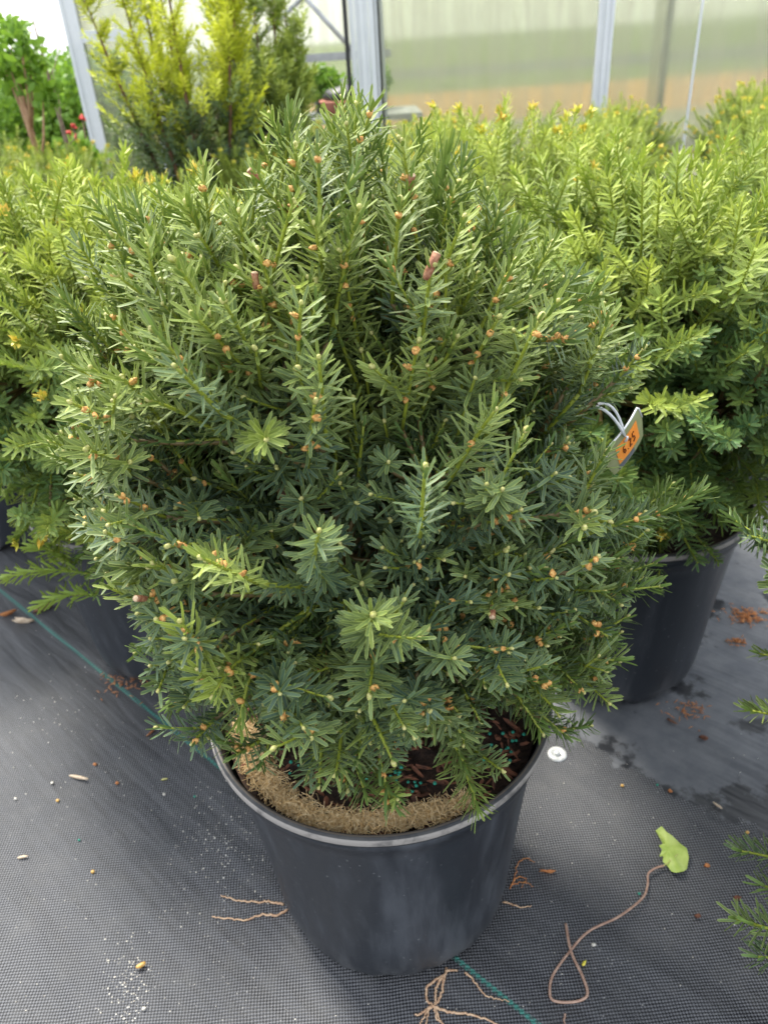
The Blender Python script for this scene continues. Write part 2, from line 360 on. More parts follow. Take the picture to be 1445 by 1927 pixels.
# ------------------------------------------------------------------ needles and shoots
def bez(P0, P1, P2, t):
    t = np.asarray(t)[:, None]; return (1 - t) ** 2 * P0 + 2 * t * (1 - t) * P1 + t * t * P2
def dbez(P0, P1, P2, t):
    t = np.asarray(t)[:, None]; return 2 * (1 - t) * (P1 - P0) + 2 * t * (P2 - P1)
UP = np.array([0, 0, 1.])
HI = dict(st=np.array([0, .10, .50, .90]), w=np.array([.45, .92, 1., .84]))
def add_needles(mb, o, a, n, ln, wd, curve, rnd, age, lod):
    N = len(o); b = nrm(np.cross(a, n))
    if lod == 0:
        st, wp = HI['st'], HI['w']; m = len(st)
        V = np.zeros((N, m * 3 + 1, 3)); col = np.zeros((N, m * 3 + 1, 4))
        for i in range(m):
            c = o + a * (ln * st[i])[:, None] + n * (curve * st[i] ** 2)[:, None]
            for j, sgn in enumerate((-1, 0, 1)):
                V[:, i * 3 + j] = c + b * (sgn * wd * wp[i])[:, None] + n * (0 if sgn else -1) * (wd * .28)[:, None]
                col[:, i * 3 + j, 2] = abs(sgn); col[:, i * 3 + j, 3] = st[i]
        V[:, -1] = o + a * ln[:, None] + n * curve[:, None]; col[:, -1, 2] = .6; col[:, -1, 3] = 1
        q = []
        for i in range(m - 1):
            for j in range(2): q.append([i * 3 + j, i * 3 + j + 1, i * 3 + 3 + j + 1, i * 3 + 3 + j])
        e = (m - 1) * 3; t = [[e, e + 1, e + 3], [e + 1, e + 2, e + 3]]
    else:
        V = np.zeros((N, 6, 3)); col = np.zeros((N, 6, 4))
        c = o + a * (ln * .45)[:, None] + n * (curve * .2)[:, None]
        V[:, 0] = o - b * (wd * .4)[:, None]; V[:, 1] = o + b * (wd * .4)[:, None]
        V[:, 2] = c + b * wd[:, None]; V[:, 3] = c - n * (wd * .3)[:, None]; V[:, 4] = c - b * wd[:, None]
        V[:, 5] = o + a * ln[:, None] + n * curve[:, None]
        col[:, [2, 4], 2] = .9; col[:, [2, 3, 4], 3] = .45; col[:, 5, 3] = 1
        q = [[0, 1, 3, 4]]; t = [[1, 2, 3], [3, 2, 5], [4, 3, 5]]
    col[:, :, 0] = rnd[:, None]; col[:, :, 1] = age[:, None]
    K = V.shape[1]; off = (np.arange(N) * K)[:, None, None]
    mb.add(V.reshape(-1, 3), (np.array(q)[None] + off).reshape(-1, 4), (np.array(t)[None] + off).reshape(-1, 3), a=col.reshape(-1, 4))

def shoot(nm, sm, P0, P1, P2, n, nl, nw, age, lod=0, r0=.0019, r1=.0011, t0=.04, flat=None, spread=(70, 40), oldbase=.5):
    P0, P1, P2 = map(np.asarray, (P0, P1, P2))
    t = np.linspace(t0, 1, n) + rng.normal(0, .3 / n, n); t = np.clip(t, 0, 1)
    pos = bez(P0, P1, P2, t); tan = nrm(dbez(P0, P1, P2, t))
    vert = np.abs(tan @ UP)[:, None]
    upv = UP - (tan @ UP)[:, None] * tan; upv = nrm(upv + 1e-3)
    side = np.cross(tan, upv)
    fl = flat if flat is not None else rng.uniform(.25, .6)
    fl = fl + (.35 if flat is None else 0) * np.clip((vert - .6) / .4, 0, 1)
    ph = np.arange(n) * 2.39996 + rng.uniform(0, 6)
    r = np.cos(ph)[:, None] * side + np.sin(ph)[:, None] * upv * fl + upv * .28 * (1 - vert) + rng.normal(0, .16, (n, 3))
    r = nrm(r - (r * tan).sum(1)[:, None] * tan)
    th = np.radians(spread[0] + (spread[1] - spread[0]) * t ** 2.2 + rng.normal(0, 9, n))
    a = nrm(tan * np.cos(th)[:, None] + r * np.sin(th)[:, None])
    nn = nrm(tan - (tan * a).sum(1)[:, None] * a + .35 * UP * (1 - vert)); nn = nrm(nn - (nn * a).sum(1)[:, None] * a)
    ln = nl * (.66 + .42 * np.sin(pi * np.clip(t * .78 + .16, 0, 1))) * rng.uniform(.82, 1.1, n)
    ag = np.clip(age * (1 - oldbase + oldbase * t) + rng.normal(0, .05, n), 0, 1)
    cv = ln * rng.normal(.07, .13, n)
    add_needles(nm, pos + r * r1, a, nn, ln, nw * rng.uniform(.85, 1.12, n) / 2, cv, rng.uniform(0, 1, n), ag, lod)
    ts = np.linspace(0, 1, 6 if lod == 0 else 4)
    P = bez(P0, P1, P2, ts)
    al = np.zeros((1, 4)); al[0, 1] = .9
    sm.tube(P, r0 + (r1 - r0) * ts, 5 if lod == 0 else 3, a=al)
    return pos, r, tan

BUDS = []
def make_yew(root, crown_r, Cc, NS, nl, nw, lod, agef, matn, nlimb=12, hollow=None, heroes=(), nneed=44, detailed=False,
             upb=.75, limb_frac=.62, bud_frac=0., trunk_r=.011, layers=((1.0, .55), (.84, .28), (.66, .17)), shoot_len=(.07, .12), seed=1, rear=1.0):
    """crown_r(dirs)->radius. All coordinates local to root (origin on the ground under the pot centre)."""
    base = np.array([0, 0, SOILZ])
    # limbs
    gold = 2.39996
    limbs = []
    for i in range(nlimb):
        z = 1 - 1.35 * (i + .5) / nlimb; rr = math.sqrt(max(0, 1 - z * z)); a = i * gold + 1.0
        d = nrm(np.array([rr * cos(a), rr * sin(a), z])); e = Cc + d * crown_r(d[None])[0] * limb_frac
        s = base + np.array([cos(a), sin(a), 0]) * (.012 + .02 * rng.random()); s[2] = SOILZ - .005
        mid = s * .45 + e * .55 + np.array([0, 0, -.05 - .05 * rr]) + np.array([d[0], d[1], 0]) * .03 + rng.normal(0, .012, 3)
        if z < -.1: mid = np.array([*(s[:2] * .5 + e[:2] * .5), max(s[2] + .10, e[2] + .06)])
        limbs.append((s, mid, e))
    tt = np.linspace(0, 1, 14)
    LP = np.array([bez(*l, tt) for l in limbs])
    nms = [MB() for _ in limbs]; sms = [MB() for _ in limbs]; bms = [MB() for _ in limbs]
    cones = []; nb = MB()
    tips = []
    for frac, share in layers:
        n = int(NS * share)
        k = np.arange(n) + .5; z = 1 - 2 * k / n * .96; ph = k * gold + rng.uniform(0, 6)
        rr = np.sqrt(1 - z * z); D = np.stack([rr * np.cos(ph), rr * np.sin(ph), z], 1); D = nrm(D + rng.normal(0, .07, D.shape))
        R = crown_r(D) * frac * rng.uniform(.80, 1.10, n)
        for d, q in zip(D, R):
            if d[1] > .25 and rng.random() > rear: continue
            tips.append((d, Cc + d * q, frac))
    for d, T, frac in tips:
        if hollow is not None and frac > .7 and hollow(T): continue
        hz = d.copy(); hz[2] = 0
        ub = upb * float(np.clip((d[2] + .9) / .8, .25, 1))
        ho = nrm(np.array([d[0], d[1], 0]) + 1e-6) * max(.25, math.hypot(d[0], d[1]))
        sd_ = nrm(ho + UP * (max(d[2], -.22 if lod == 0 and detailed else -.45) + ub * (.5 + .5 * rng.random())) + rng.normal(0, .24, 3))
        L = rng.uniform(*shoot_len) * (1.15 if d[2] > .25 else 1)
        b0 = T - sd_ * L + np.array([0, 0, -.012 if d[2] > -.3 else .02]); m = T - sd_ * L * .45
        if hollow is not None and frac > .7 and hollow(m): continue
        if b0[2] < SOILZ + .02 and np.hypot(b0[0], b0[1]) < .2: continue
        dd = np.linalg.norm(LP - b0, axis=2) + (LP[:, :, 2] > b0[2] + .02) * .08
        li, lt = np.unravel_index(np.argmin(dd), dd.shape)
        A = LP[li, lt]
        ag = float(np.clip(agef(d, frac) + rng.normal(0, .15), 0, 1))
        nn = int(nneed * L / .095)
        star = lod == 0 and d[2] < (.48 if detailed else .3) and rng.random() < .75
        kws = dict(flat=rng.uniform(.55, 1.), spread=(76, 58)) if star else {}
        if star: b0 = T * .6 + b0 * .4; m = (b0 + T) / 2; nn = int(nn * .62)
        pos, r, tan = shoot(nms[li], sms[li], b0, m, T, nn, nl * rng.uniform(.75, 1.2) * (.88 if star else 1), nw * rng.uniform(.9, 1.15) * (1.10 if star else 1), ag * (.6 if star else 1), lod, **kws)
        # twig back to the limb, with older needles along its outer part
        if np.linalg.norm(b0 - A) > .01:
            am = (A + b0) / 2 + np.array([0, 0, -.008]); 
            al = np.zeros((1, 4)); al[0, 1] = .15
            sms[li].tube(bez(A, am, b0, np.linspace(0, 1, 4)), [.0028, .0026, .0023, .0019], 5 if lod == 0 else 3, a=al)
            if lod == 0 and frac > .7:
                q0_ = A * .75 + b0 * .25 if detailed else A * .45 + b0 * .55; ds_ = np.linalg.norm(b0 - q0_); shoot(nms[li], sms[li], q0_, (q0_ + b0) / 2 - [0, 0, .004], b0, int(min(60, 8 + nneed * ds_ / .13)), nl * .9, nw, 0., lod, t0=.05, flat=.8)
        # side sprig on some shoots
        if rng.random() < (.45 if lod == 0 else .25):
            c0 = bez(b0, m, T, [.35])[0]; sdv = nrm(np.cross(sd_, UP + rng.normal(0, .3, 3))) * rng.choice([-1, 1])
            dv = nrm(sdv * .8 + sd_ * .8); l2 = L * .55
            shoot(nms[li], sms[li], c0, c0 + dv * l2 * .5, c0 + dv * l2 + UP * .006, int(nneed * l2 / .095), nl * .85, nw, ag, lod, r0=.0014, r1=.0009)
            if detailed: BUDS.append((c0 + dv * (l2 + .001) + UP * .006, dv))
        if detailed:
            for _ in range(1 + int(rng.random() < .4)):
                BUDS.append((T + tan[-1] * .0012 + rng.normal(0, .0012, 3) * (_ > 0), nrm(tan[-1] + rng.normal(0, .3, 3))))
            if rng.random() < .65 and frac > .8:
                for _ in range(rng.integers(1, 4)):
                    i = max(rng.integers(len(pos) // 4, len(pos) - 2, 4), key=lambda q_: r[q_] @ np.array([0, -.8, .5])); i = int(i); dn = nrm(r[i] + tan[i] * .3)
                    cones.append((pos[i] + dn * .0042, dn))
        elif rng.random() < bud_frac and frac > .9:
            K = 14; aa = nrm(tan[-1] * .9 + rng.normal(0, .55, (K, 3))); n_ = nrm(np.cross(aa, rng.normal(size=(K, 3))))
            add_needles(nb, T + rng.normal(0, .003, (K, 3)), aa, n_, rng.uniform(.009, .016, K), np.full(K, .0028), rng.normal(0, .002, K), rng.random(K), np.full(K, .5), 1)
    for h in heroes:      # (P0,P1,P2, needles, needle length, age, kwargs)
        P0 = np.asarray(h[0]); dd = np.linalg.norm(LP - P0, axis=2); li, lt = np.unravel_index(np.argmin(dd), dd.shape); A = LP[li, lt]
        kw = dict(h[6]) if len(h) > 6 else {}; cn = kw.pop('cones', 0)
        pos, r, tan = shoot(nms[li], sms[li], h[0], h[1], h[2], h[3], h[4], nw, h[5], lod, **kw)
        al = np.zeros((1, 4)); al[0, 1] = .3
        sms[li].tube(bez(A, (A + P0) / 2, P0, np.linspace(0, 1, 4)), [.0022, .0021, .0020, .0019], 5, a=al)
        shoot(nms[li], sms[li], A * .9 + P0 * .1, (A + P0) / 2, P0, int(min(110, 10 + 620 * np.linalg.norm(P0 - A))), h[4] * .85, nw, .1, lod, t0=.03, flat=.9, r0=.0022, r1=.0019)
        BUDS.append((np.asarray(h[2]) + tan[-1] * .001, tan[-1]))
        for _ in range(cn):
            i = int(rng.integers(len(pos) // 5, len(pos) - 6)); dn = nrm(r[i] + UP * .5); cones.append((pos[i] + dn * .003, dn))
    if detailed:
        for i, l in enumerate(limbs):
            b = MB(); P = LP[i] + rng.normal(0, .0025, LP[i].shape) * np.sin(tt * pi)[:, None]
            b.tube(P, trunk_r * (1 - .72 * tt) * rng.uniform(.6, 1), 8)
            br = b.build('branch', M['bark'], root)
            sms[i].build('green_stems', M['stem'], br); nms[i].build('needle_foliage', matn, br)
    else:
        b = MB(); f = MB(); s = MB()
        for i in range(nlimb): b.tube(LP[i], trunk_r * (1 - .7 * tt), 6)
        for x in nms: f.v += x.v; 
        tr = b.build('trunk', M['bark'], root)
        def merge(L_):
            R_ = MB(); 
            for x in L_:
                R_.q += [y + R_.n for y in x.q]; R_.t += [y + R_.n for y in x.t]; R_.v += x.v; R_.a += x.a; R_.n += x.n
            return R_
        merge(nms).build('needle_foliage', matn, root); merge(sms).build('green_stems', M['stem'], root)
        if nb.n: tag(nb.build('new_growth', M['newbud'], root), kind='stuff')
    return cones, limbs

# ------------------------------------------------------------------ the main potted yew
PC = np.array([0.0, .704, 0.]); rp = on_z(717, 1352, HP); PC[0] = rp[0]
print('pot centre from pixel', rp)
PC[0], PC[1] = rp[0], .704
root = empty('potted_yew', PC)
tag(root, 'large dark green yew in a black nursery pot, nearest and in sharp focus', 'potted shrub')
pot_parts(root)
Cc = np.array([-.02, 0.0, .70])
SIL = [(540, 238), (680, 240), (840, 292), (950, 380), (1035, 455), (1090, 550), (1145, 650), (1140, 760), (1195, 890), (1185, 1000), (1140, 1100), (1085, 1220), (1000, 1330),
       (900, 1420), (690, 1450), (500, 1400), (420, 1370), (365, 1240), (300, 1120), (255, 1010), (195, 900), (150, 790), (155, 650), (170, 545), (240, 400), (325, 375), (440, 300)]
ang, rad = [], []
for a_, b_ in SIL:
    P = on_y(a_, b_, PC[1] - .03) - PC - Cc; ang.append(math.atan2(P[2], P[0])); rad.append(math.hypot(P[0], P[2]))
ang = np.array(ang); rad = np.array(rad); o_ = np.argsort(ang); ang = ang[o_]; rad = rad[o_]
ang = np.concatenate([ang[-3:] - 2 * pi, ang, ang[:3] + 2 * pi]); rad = np.concatenate([rad[-3:], rad, rad[:3]])
print('silhouette radii', np.round(rad, 2))
def crown_main(D):
    q = np.interp(np.arctan2(D[:, 2], D[:, 0]), ang, rad) * .97
    xz = np.hypot(D[:, 0], D[:, 2]); ry = np.where(D[:, 1] < 0, .27, .30)
    lump = 1 + .06 * np.sin(D[:, 0] * 9 + D[:, 2] * 7) * np.sin(D[:, 2] * 8 + 1.3)
    return lump / np.sqrt((xz / q) ** 2 + (D[:, 1] / ry) ** 2)
TAGP = on_y(1185, 825, .74)
gap = on_y(655, 900, PC[1] - .17) - PC
GAPS = [(on_y(400, 910, .50) - PC, np.array([.055, .10, .032])), (on_y(545, 1150, .46) - PC, np.array([.05, .08, .03])), (on_y(1020, 800, .56) - PC, np.array([.05, .09, .03])), (on_y(700, 590, .52) - PC, np.array([.04, .07, .028])), (on_y(880, 1110, .46) - PC, np.array([.045, .07, .025]))]
def hollow(T):
    d = (T - gap) / np.array([.105, .14, .060]); W_ = T + PC
    if abs(W_[1] - .58) < .30:
        L_ = CAM + (TAGP - CAM) * (W_[1] / TAGP[1]) 
        if np.hypot(W_[0] - L_[0], (W_[2] - L_[2] - .01)) < .050: return True
    if T[2] < .462 and T[1] < .02 and abs(T[0]) < .17: return True
    for g2, r2 in GAPS:
        e_ = (T - g2) / (r2 * 1.15)
        if e_ @ e_ < 1: return True
    return d @ d < 1
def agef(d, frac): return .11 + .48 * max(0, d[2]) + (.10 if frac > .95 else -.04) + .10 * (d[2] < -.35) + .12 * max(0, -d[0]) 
def hero(px0, py0, px1, py1, y0, y1, n, nl, age, sag=0.0, **kw):
    A = on_y(px0, py0, y0) - PC; B = on_y(px1, py1, y1) - PC
    if px0 < 500 and py0 > 1090: age = min(1, age + .4)
    return (A, (A + B) / 2 + np.array([0, 0, sag]), B, n, nl, age, kw)
heroes = [
    hero(520, 420, 548, 215, .70, .68, 62, .026, .38, flat=.35, spread=(55, 28)), hero(640, 400, 676, 212, .74, .74, 60, .026, .40, flat=.35, spread=(55, 28)),
    hero(600, 420, 596, 268, .70, .68, 48, .025, .38, flat=.3), hero(470, 460, 484, 330, .66, .65, 40, .024, .35),
    hero(800, 460, 842, 290, .68, .68, 50, .032, .75, flat=.5, spread=(38, 18)), hero(900, 520, 940, 390, .66, .66, 48, .022, .3),
    hero(740, 470, 716, 270, .70, .70, 52, .025, .38), hero(330, 560, 262, 400, .68, .68, 50, .025, .35), hero(250, 700, 118, 560, .68, .66, 70, .023, .30, cones=1),
    hero(200, 540, 150, 460, .70, .69, 36, .023, .35), hero(1000, 640, 1075, 640, .58, .56, 40, .022, .2, cones=5),
    hero(1090, 740, 1145, 600, .64, .62, 52, .028, .45), hero(1130, 1010, 1320, 925, .60, .60, 84, .026, .30, -.008, cones=3, flat=.5),
    hero(1080, 960, 1140, 850, .58, .57, 44, .024, .35), hero(1060, 1120, 1230, 1060, .60, .60, 56, .022, .2),
    hero(1060, 1230, 1180, 1160, .60, .60, 52, .024, .25, cones=2), hero(1000, 1320, 1125, 1235, .56, .53, 40, .033, .35, -.01, cones=2, flat=.3),
    hero(980, 1280, 1050, 1345, .55, .50, 40, .022, .42, .01, flat=.35), hero(640, 1370, 690, 1500, .52, .47, 78, .029, .35, .012, flat=.9, cones=2, t0=.02, spread=(80, 55)), hero(600, 1350, 650, 1450, .52, .48, 60, .025, .25, .01, flat=.9, spread=(78, 50)),
    hero(850, 1400, 900, 1525, .53, .47, 84, .027, .60, .015, flat=.9, spread=(80, 55)), hero(830, 1370, 880, 1450, .53, .49, 60, .024, .4, .01, flat=.9), hero(620, 1330, 745, 1370, .50, .45, 44, .021, .55, .01, flat=.4, cones=1),
    hero(800, 1300, 870, 1385, .52, .46, 44, .023, .25, .012, cones=3), hero(880, 1200, 912, 1290, .52, .46, 44, .023, .28, .012, cones=3),
    hero(600, 1290, 520, 1340, .49, .44, 40, .021, .4, .01, flat=.4, cones=2), hero(480, 1250, 450, 1370, .48, .44, 40, .022, .45, .012, cones=2, flat=.4),
    hero(450, 1310, 372, 1260, .49, .44, 40, .023, .5, .0, cones=2), hero(440, 1290, 340, 1170, .49, .44, 60, .027, .55, .0, cones=4, flat=.5),
    hero(470, 1230, 400, 1310, .48, .43, 46, .022, .55, .01, flat=.4, cones=2), hero(490, 1100, 380, 1050, .46, .43, 48, .022, .42, .0, flat=.35, cones=3),
    hero(400, 1110, 290, 1060, .52, .48, 40, .025, .5, .0, flat=.4), hero(330, 1170, 205, 1105, .56, .54, 44, .021, .25, 0),
    hero(290, 1010, 180, 960, .58, .56, 44, .021, .25), hero(700, 1220, 760, 1130, .46, .44, 40, .022, .2), hero(790, 1010, 800, 880, .46, .45, 46, .020, .12),
    hero(240, 830, 130, 790, .62, .60, 46, .021, .25), hero(420, 780, 330, 690, .50, .47, 44, .021, .2), hero(590, 1060, 600, 1000, .45, .42, 36, .021, .25),
]
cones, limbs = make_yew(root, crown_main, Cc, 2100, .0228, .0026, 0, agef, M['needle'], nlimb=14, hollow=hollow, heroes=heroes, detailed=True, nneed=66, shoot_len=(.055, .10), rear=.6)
print('cones', len(cones))
cb = MB()
cb.blob((0, 0, 0), (.0018, .0018, .0030), k=8, m=6, jit=.16)
for i in range(5): cb.blob((.0013 * cos(i * 1.26), .0013 * sin(i * 1.26), -.0018), (.0009, .0009, .0012), k=5, m=3, jit=.1)
cmesh = cb.mesh('pollen_cone', M['cone'])
def near(c): q_ = np.asarray(c); return np.linalg.norm(q_ + PC - CAM) + (1 if q_[1] > .05 else 0) + rng.random() * .18
BUDS.sort(key=lambda x: near(x[0]))
bb = MB(); bb.blob((0, 0, 0), (.0021, .0021, .0030), k=7, m=5, jit=.08); bmesh_ = bb.mesh('winter_bud', M['bud']); bm_rest = MB()
for k, (c, d) in enumerate(BUDS):
    if k < 100:
        o = bpy.data.objects.new('winter_bud', bmesh_); C.objects.link(o); o.parent = root; o.location = c
        o.rotation_euler = Vector(d).to_track_quat('Z', 'Y').to_euler(); o.scale = (rng.uniform(.8, 1.2),) * 3
    else: bm_rest.blob(c, (.0019, .0019, .0027), k=5, m=3, ax=d)
tag(bm_rest.build('winter_buds', M['bud'], root), kind='stuff')
cw = [(c, d, np.linalg.norm(c + PC - CAM) * (1 if d[1] < .3 else 1.6)) for c, d in cones]
cw.sort(key=lambda x: x[2] + (1 if (x[0][1] > .05) else 0) + rng.random() * .18)
for c, d, _ in cw[:100]:
    o = bpy.data.objects.new('pollen_cone', cmesh); C.objects.link(o); o.parent = root; o.location = c
    o.rotation_euler = Vector(d).to_track_quat('Z', 'Y').to_euler(); s_ = rng.uniform(.95, 1.5); o.scale = (s_,) * 3
cm_rest = MB()
for c, d, _ in cw[100:]: cm_rest.blob(c, (.0030, .0030, .0036), k=6, m=4, ax=d, jit=.12)
tag(cm_rest.build('pollen_cones', M['cone'], root), kind='stuff')
# pruned stubs with pale cut faces
for k, (px, py, yy, ln, rr) in enumerate([(792, 470, .50, .015, .0032), (506, 530, .51, .010, .0028), (484, 1065, .46, .009, .0030), (937, 1130, .46, .009, .0028), (475, 325, .62, .007, .0026), (812, 300, .62, .010, .0028), (205, 1100, .54, .009, .0028)]):
    def pxy(c):
        v_ = np.asarray(c) + PC - CAM; z_ = v_ @ Fv; return np.array([722.5 + FPX * (v_ @ Rv) / z_, 963.5 - FPX * (v_ @ Uv) / z_])
    P, dv = min(BUDS, key=lambda q_: np.linalg.norm(pxy(q_[0]) - [px, py]) + 900 * max(0, np.linalg.norm(np.asarray(q_[0]) + PC - CAM) - .62))
    P = np.asarray(P) + dv * ln * .6; b = MB()
    P0 = P - dv * ln; b.tube([P0 - dv * .004, P0 - dv * .001, P0 + dv * ln * .25, P0 + dv * ln * .6, P], [rr * .6, rr * .9, rr, rr * .93, rr], 7)
    st = b.build('pruned_stub', M['stub'], root); c = MB(); c.blob(P, (rr * .93, rr * .93, rr * .22), k=9, m=4, ax=dv, jit=.10); c.build('cut_face', M['cut'], st)

# bark mulch and beads on the soil of the main pot, coir mat
b = MB()
for i in range(800):
    a = rng.uniform(0, 2 * pi); r = .185 * math.sqrt(rng.random()); L = rng.uniform(.008, .028); d = nrm(np.array([*rng.normal(size=2), rng.normal() * .25]))
    b.blob(PC + [r * cos(a), r * sin(a), SOILZ + .004 + rng.random() * .008], (rng.uniform(.002, .005), rng.uniform(.001, .0025), L / 2), k=5, m=3, ax=d, jit=.15)
tag(b.build('bark_mulch', M['bark_chip'], smooth=False), 'dark shredded bark mulch covering the soil in the nearest pot', 'mulch', kind='stuff')
cr = empty('coir_mat', PC + [0, 0, SOILZ]); tag(cr, 'tan fibrous coir mat edge curled inside the front of the nearest pot', 'coir mat')
b = MB(); A0, A1 = RD(184), RD(302); na = 60; prof = [(-.007, .0), (-.005, .004), (.0, .006), (.004, .004), (.007, .0)]
V = []; Rm = lambda a: .174 - .004 * sin((a - A0) * 5)
for i in range(na):
    a = A0 + (A1 - A0) * i / (na - 1); tp = min(1, i / 4 + .2, (na - 1 - i) / 6 + .2)
    for dr, z in prof: rr = Rm(a) + dr * tp + rng.normal() * .0012; V.append([rr * cos(a), rr * sin(a), z * tp + rng.normal() * .001 + .004])
Q = [[i * 5 + j, (i + 1) * 5 + j, (i + 1) * 5 + j + 1, i * 5 + j + 1] for i in range(na - 1) for j in range(4)]
b.add(V, Q); b.build('mat_edge', M['coir'], cr)
b = MB()
for i in range(2600):
    a = rng.uniform(A0, A1); wd_ = .0065 + .006 * max(0, 1 - (a - A0) / 1.2); r = min(.184, Rm(a) - .3 * (wd_ - .0065) + rng.normal() * wd_ * (.7 + .5 * sin(a * 17) ** 2)); z = .009 + rng.random() * .006 - (abs(r - Rm(a)) / .022) ** 2 * .008
    P = np.array([r * cos(a), r * sin(a), z + .003]); d1 = nrm(rng.normal(size=3) * [1, 1, .45]); L = rng.uniform(.008, .026)
    bend = rng.normal(size=3) * L * .35
    b.tube([P - d1 * L / 2, P + bend * .5 + [0, 0, .002], P + d1 * L / 2 + bend * .2], rng.uniform(.00022, .0005), 3, cap=False)
b.build('coir_fibres', M['coir'], cr)

def beads(name, mat, pts, r, label, cat, group):
    b = MB(); b.blob((0, 0, 0), (r, r, r * .92), k=8, m=5); me = b.mesh(name, mat)
    for p_ in pts:
        o = bpy.data.objects.new(name, me); C.objects.link(o); o.location = p_; s_ = rng.uniform(.85, 1.15); o.scale = (s_,) * 3; tag(o, label, cat, group)
def potpt(px, py): return on_z(px, py, SOILZ + .013)
pts = []
for (px, py, n, sp) in [(745, 1465, 11, 24), (775, 1470, 5, 26), (530, 1400, 5, 30), (545, 1440, 4, 34), (640, 1430, 3, 40), (940, 1400, 12, 30), (905, 1420, 6, 24), (700, 1420, 4, 30)]:
    for _ in range(n): pts.append(potpt(px + rng.normal() * sp, py + rng.normal() * sp * .5))
pts = [q for q in pts if np.hypot(*(q - PC)[:2]) < .185]
beads('fertilizer_bead', M['pellet'], pts, .0021, 'tiny teal fertilizer bead lying on the bark mulch in the nearest pot', 'fertilizer bead', 'teal fertilizer beads in the nearest pot')

# ------------------------------------------------------------------ neighbours
def crown_fn(top, side, low, seed):
    r_ = np.random.default_rng(seed); p1, p2, p3 = r_.uniform(0, 6, 3)
    def f(D):
        z = D[:, 2]; rz = np.where(z > 0, top, low)
        h_ = np.hypot(D[:, 0], D[:, 1]); az = np.arctan2(D[:, 1], D[:, 0])
        lump = 1 + .10 * np.sin(az * 3 + p1 + z * 4) + .08 * np.sin(az * 5 + p2 - z * 5) + .05 * np.sin(z * 14 + p3)
        return lump / np.sqrt((h_ / side) ** 2 + (z / rz) ** 2)
    return f
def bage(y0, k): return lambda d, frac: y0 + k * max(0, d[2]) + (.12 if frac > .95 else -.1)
def proto(name, top, side, low, cz, NS, y0, k, seed, lod=1, bud=.3, nneed=60, upb=.8, sl=(.07, .13), nl=.024, mat='needle_bg', layers=((1.0, .55), (.84, .28), (.66, .17)), nw=.0028, heroes=()):
    r_ = empty(name); pot_parts(r_, hi=False)
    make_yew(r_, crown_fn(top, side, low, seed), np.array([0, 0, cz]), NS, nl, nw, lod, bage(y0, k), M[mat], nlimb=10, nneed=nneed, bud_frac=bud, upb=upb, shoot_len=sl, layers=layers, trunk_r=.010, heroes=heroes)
    return r_
LPOS = on_z(340, 1290, 0); LPOS = np.array([LPOS[0] - .03, LPOS[1] + .16, 0])
def lh(ax, ay, bx, by, z0, z1, n=60, age=.7): A = on_z(ax, ay, z0) - LPOS; B = on_z(bx, by, z1) - LPOS; return (A, (A + B) / 2 + UP * .02, B, n, .026, age)
lheroes = [lh(170, 1080, 15, 1085, .38, .36, 76), lh(180, 1120, 70, 1140, .36, .31), lh(170, 1010, 80, 1010, .42, .42, 60, .9), lh(230, 960, 110, 940, .46, .48), lh(140, 1060, 60, 1030, .38, .40), lh(160, 920, 60, 900, .5, .5, 60, .5)]
protos = [
    proto('potted_yew', .27, .36, .31, .64, 950, .30, .52, 3, lod=0, heroes=lheroes, bud=.20, upb=.45, sl=(.08, .14), nw=.0036, nneed=56, layers=((1.0, .5), (.8, .3), (.6, .2))),
    proto('potted_yew', .27, .30, .28, .64, 680, .20, .50, 8, bud=.28),
    proto('potted_yew', .30, .29, .26, .66, 640, .26, .48, 21, bud=.36),
    proto('potted_yew', .25, .34, .31, .64, 850, .02, .60, 34, lod=0, bud=.04, upb=.42, sl=(.08, .14), nw=.0036, nneed=56, layers=((1.0, .5), (.8, .3), (.6, .2))),
]
scan()
used = set()
def place(k, x, y, rz, sc, label, group='potted yews standing in rows behind'):
    o = protos[k] if k not in used else copy_tree(protos[k])
    used.add(k); o.location = (x, y, 0); o.rotation_euler = (0, 0, rz); o.scale = (sc,) * 3
    tag(o, label, 'potted shrub', group); return o
q = on_z(1199, 1050, HP); print('right pot', q)
place(3, q[0] + .045, 1.158, 1.3, 1.0, 'green yew in a black pot behind the orange price tag, at the right')
q = on_z(340, 1290, 0); print('left pot', q)
place(0, q[0] - .03, q[1] + .16, 0.0, 1.0, 'yellow green yew in a black pot just left behind the nearest pot')
q = on_z(20, 1040, 0); print('far left pot', q)
place(0, q[0] - .02, q[1] + .16, 2.1, .98, 'bushy yellow green yew in a pot cut off at the left edge')
F0 = np.array([.72, .58, 0]); fr = empty('potted_yew', F0); tag(fr, 'dark green yew whose needle tips reach in at the lower right edge', 'potted shrub'); pot_parts(fr, hi=False)
def fpt(px, py, z): return on_z(px, py, z) - F0
fh = [(fpt(1560, 1360, .33), fpt(1470, 1350, .345), fpt(1400, 1335, .35), 60, .024, .35), (fpt(1540, 1640, .30), fpt(1450, 1610, .31), fpt(1385, 1600, .31), 50, .022, .2),
      (fpt(1560, 1790, .32), fpt(1460, 1750, .335), fpt(1382, 1728, .345), 60, .026, .35), (fpt(1560, 1250, .36), fpt(1480, 1240, .37), fpt(1425, 1230, .37), 44, .022, .3),
      (fpt(1580, 1700, .28), fpt(1500, 1690, .28), fpt(1430, 1665, .27), 50, .024, .25), (fpt(1580, 1840, .28), fpt(1480, 1800, .29), fpt(1420, 1800, .28), 44, .024, .1)]
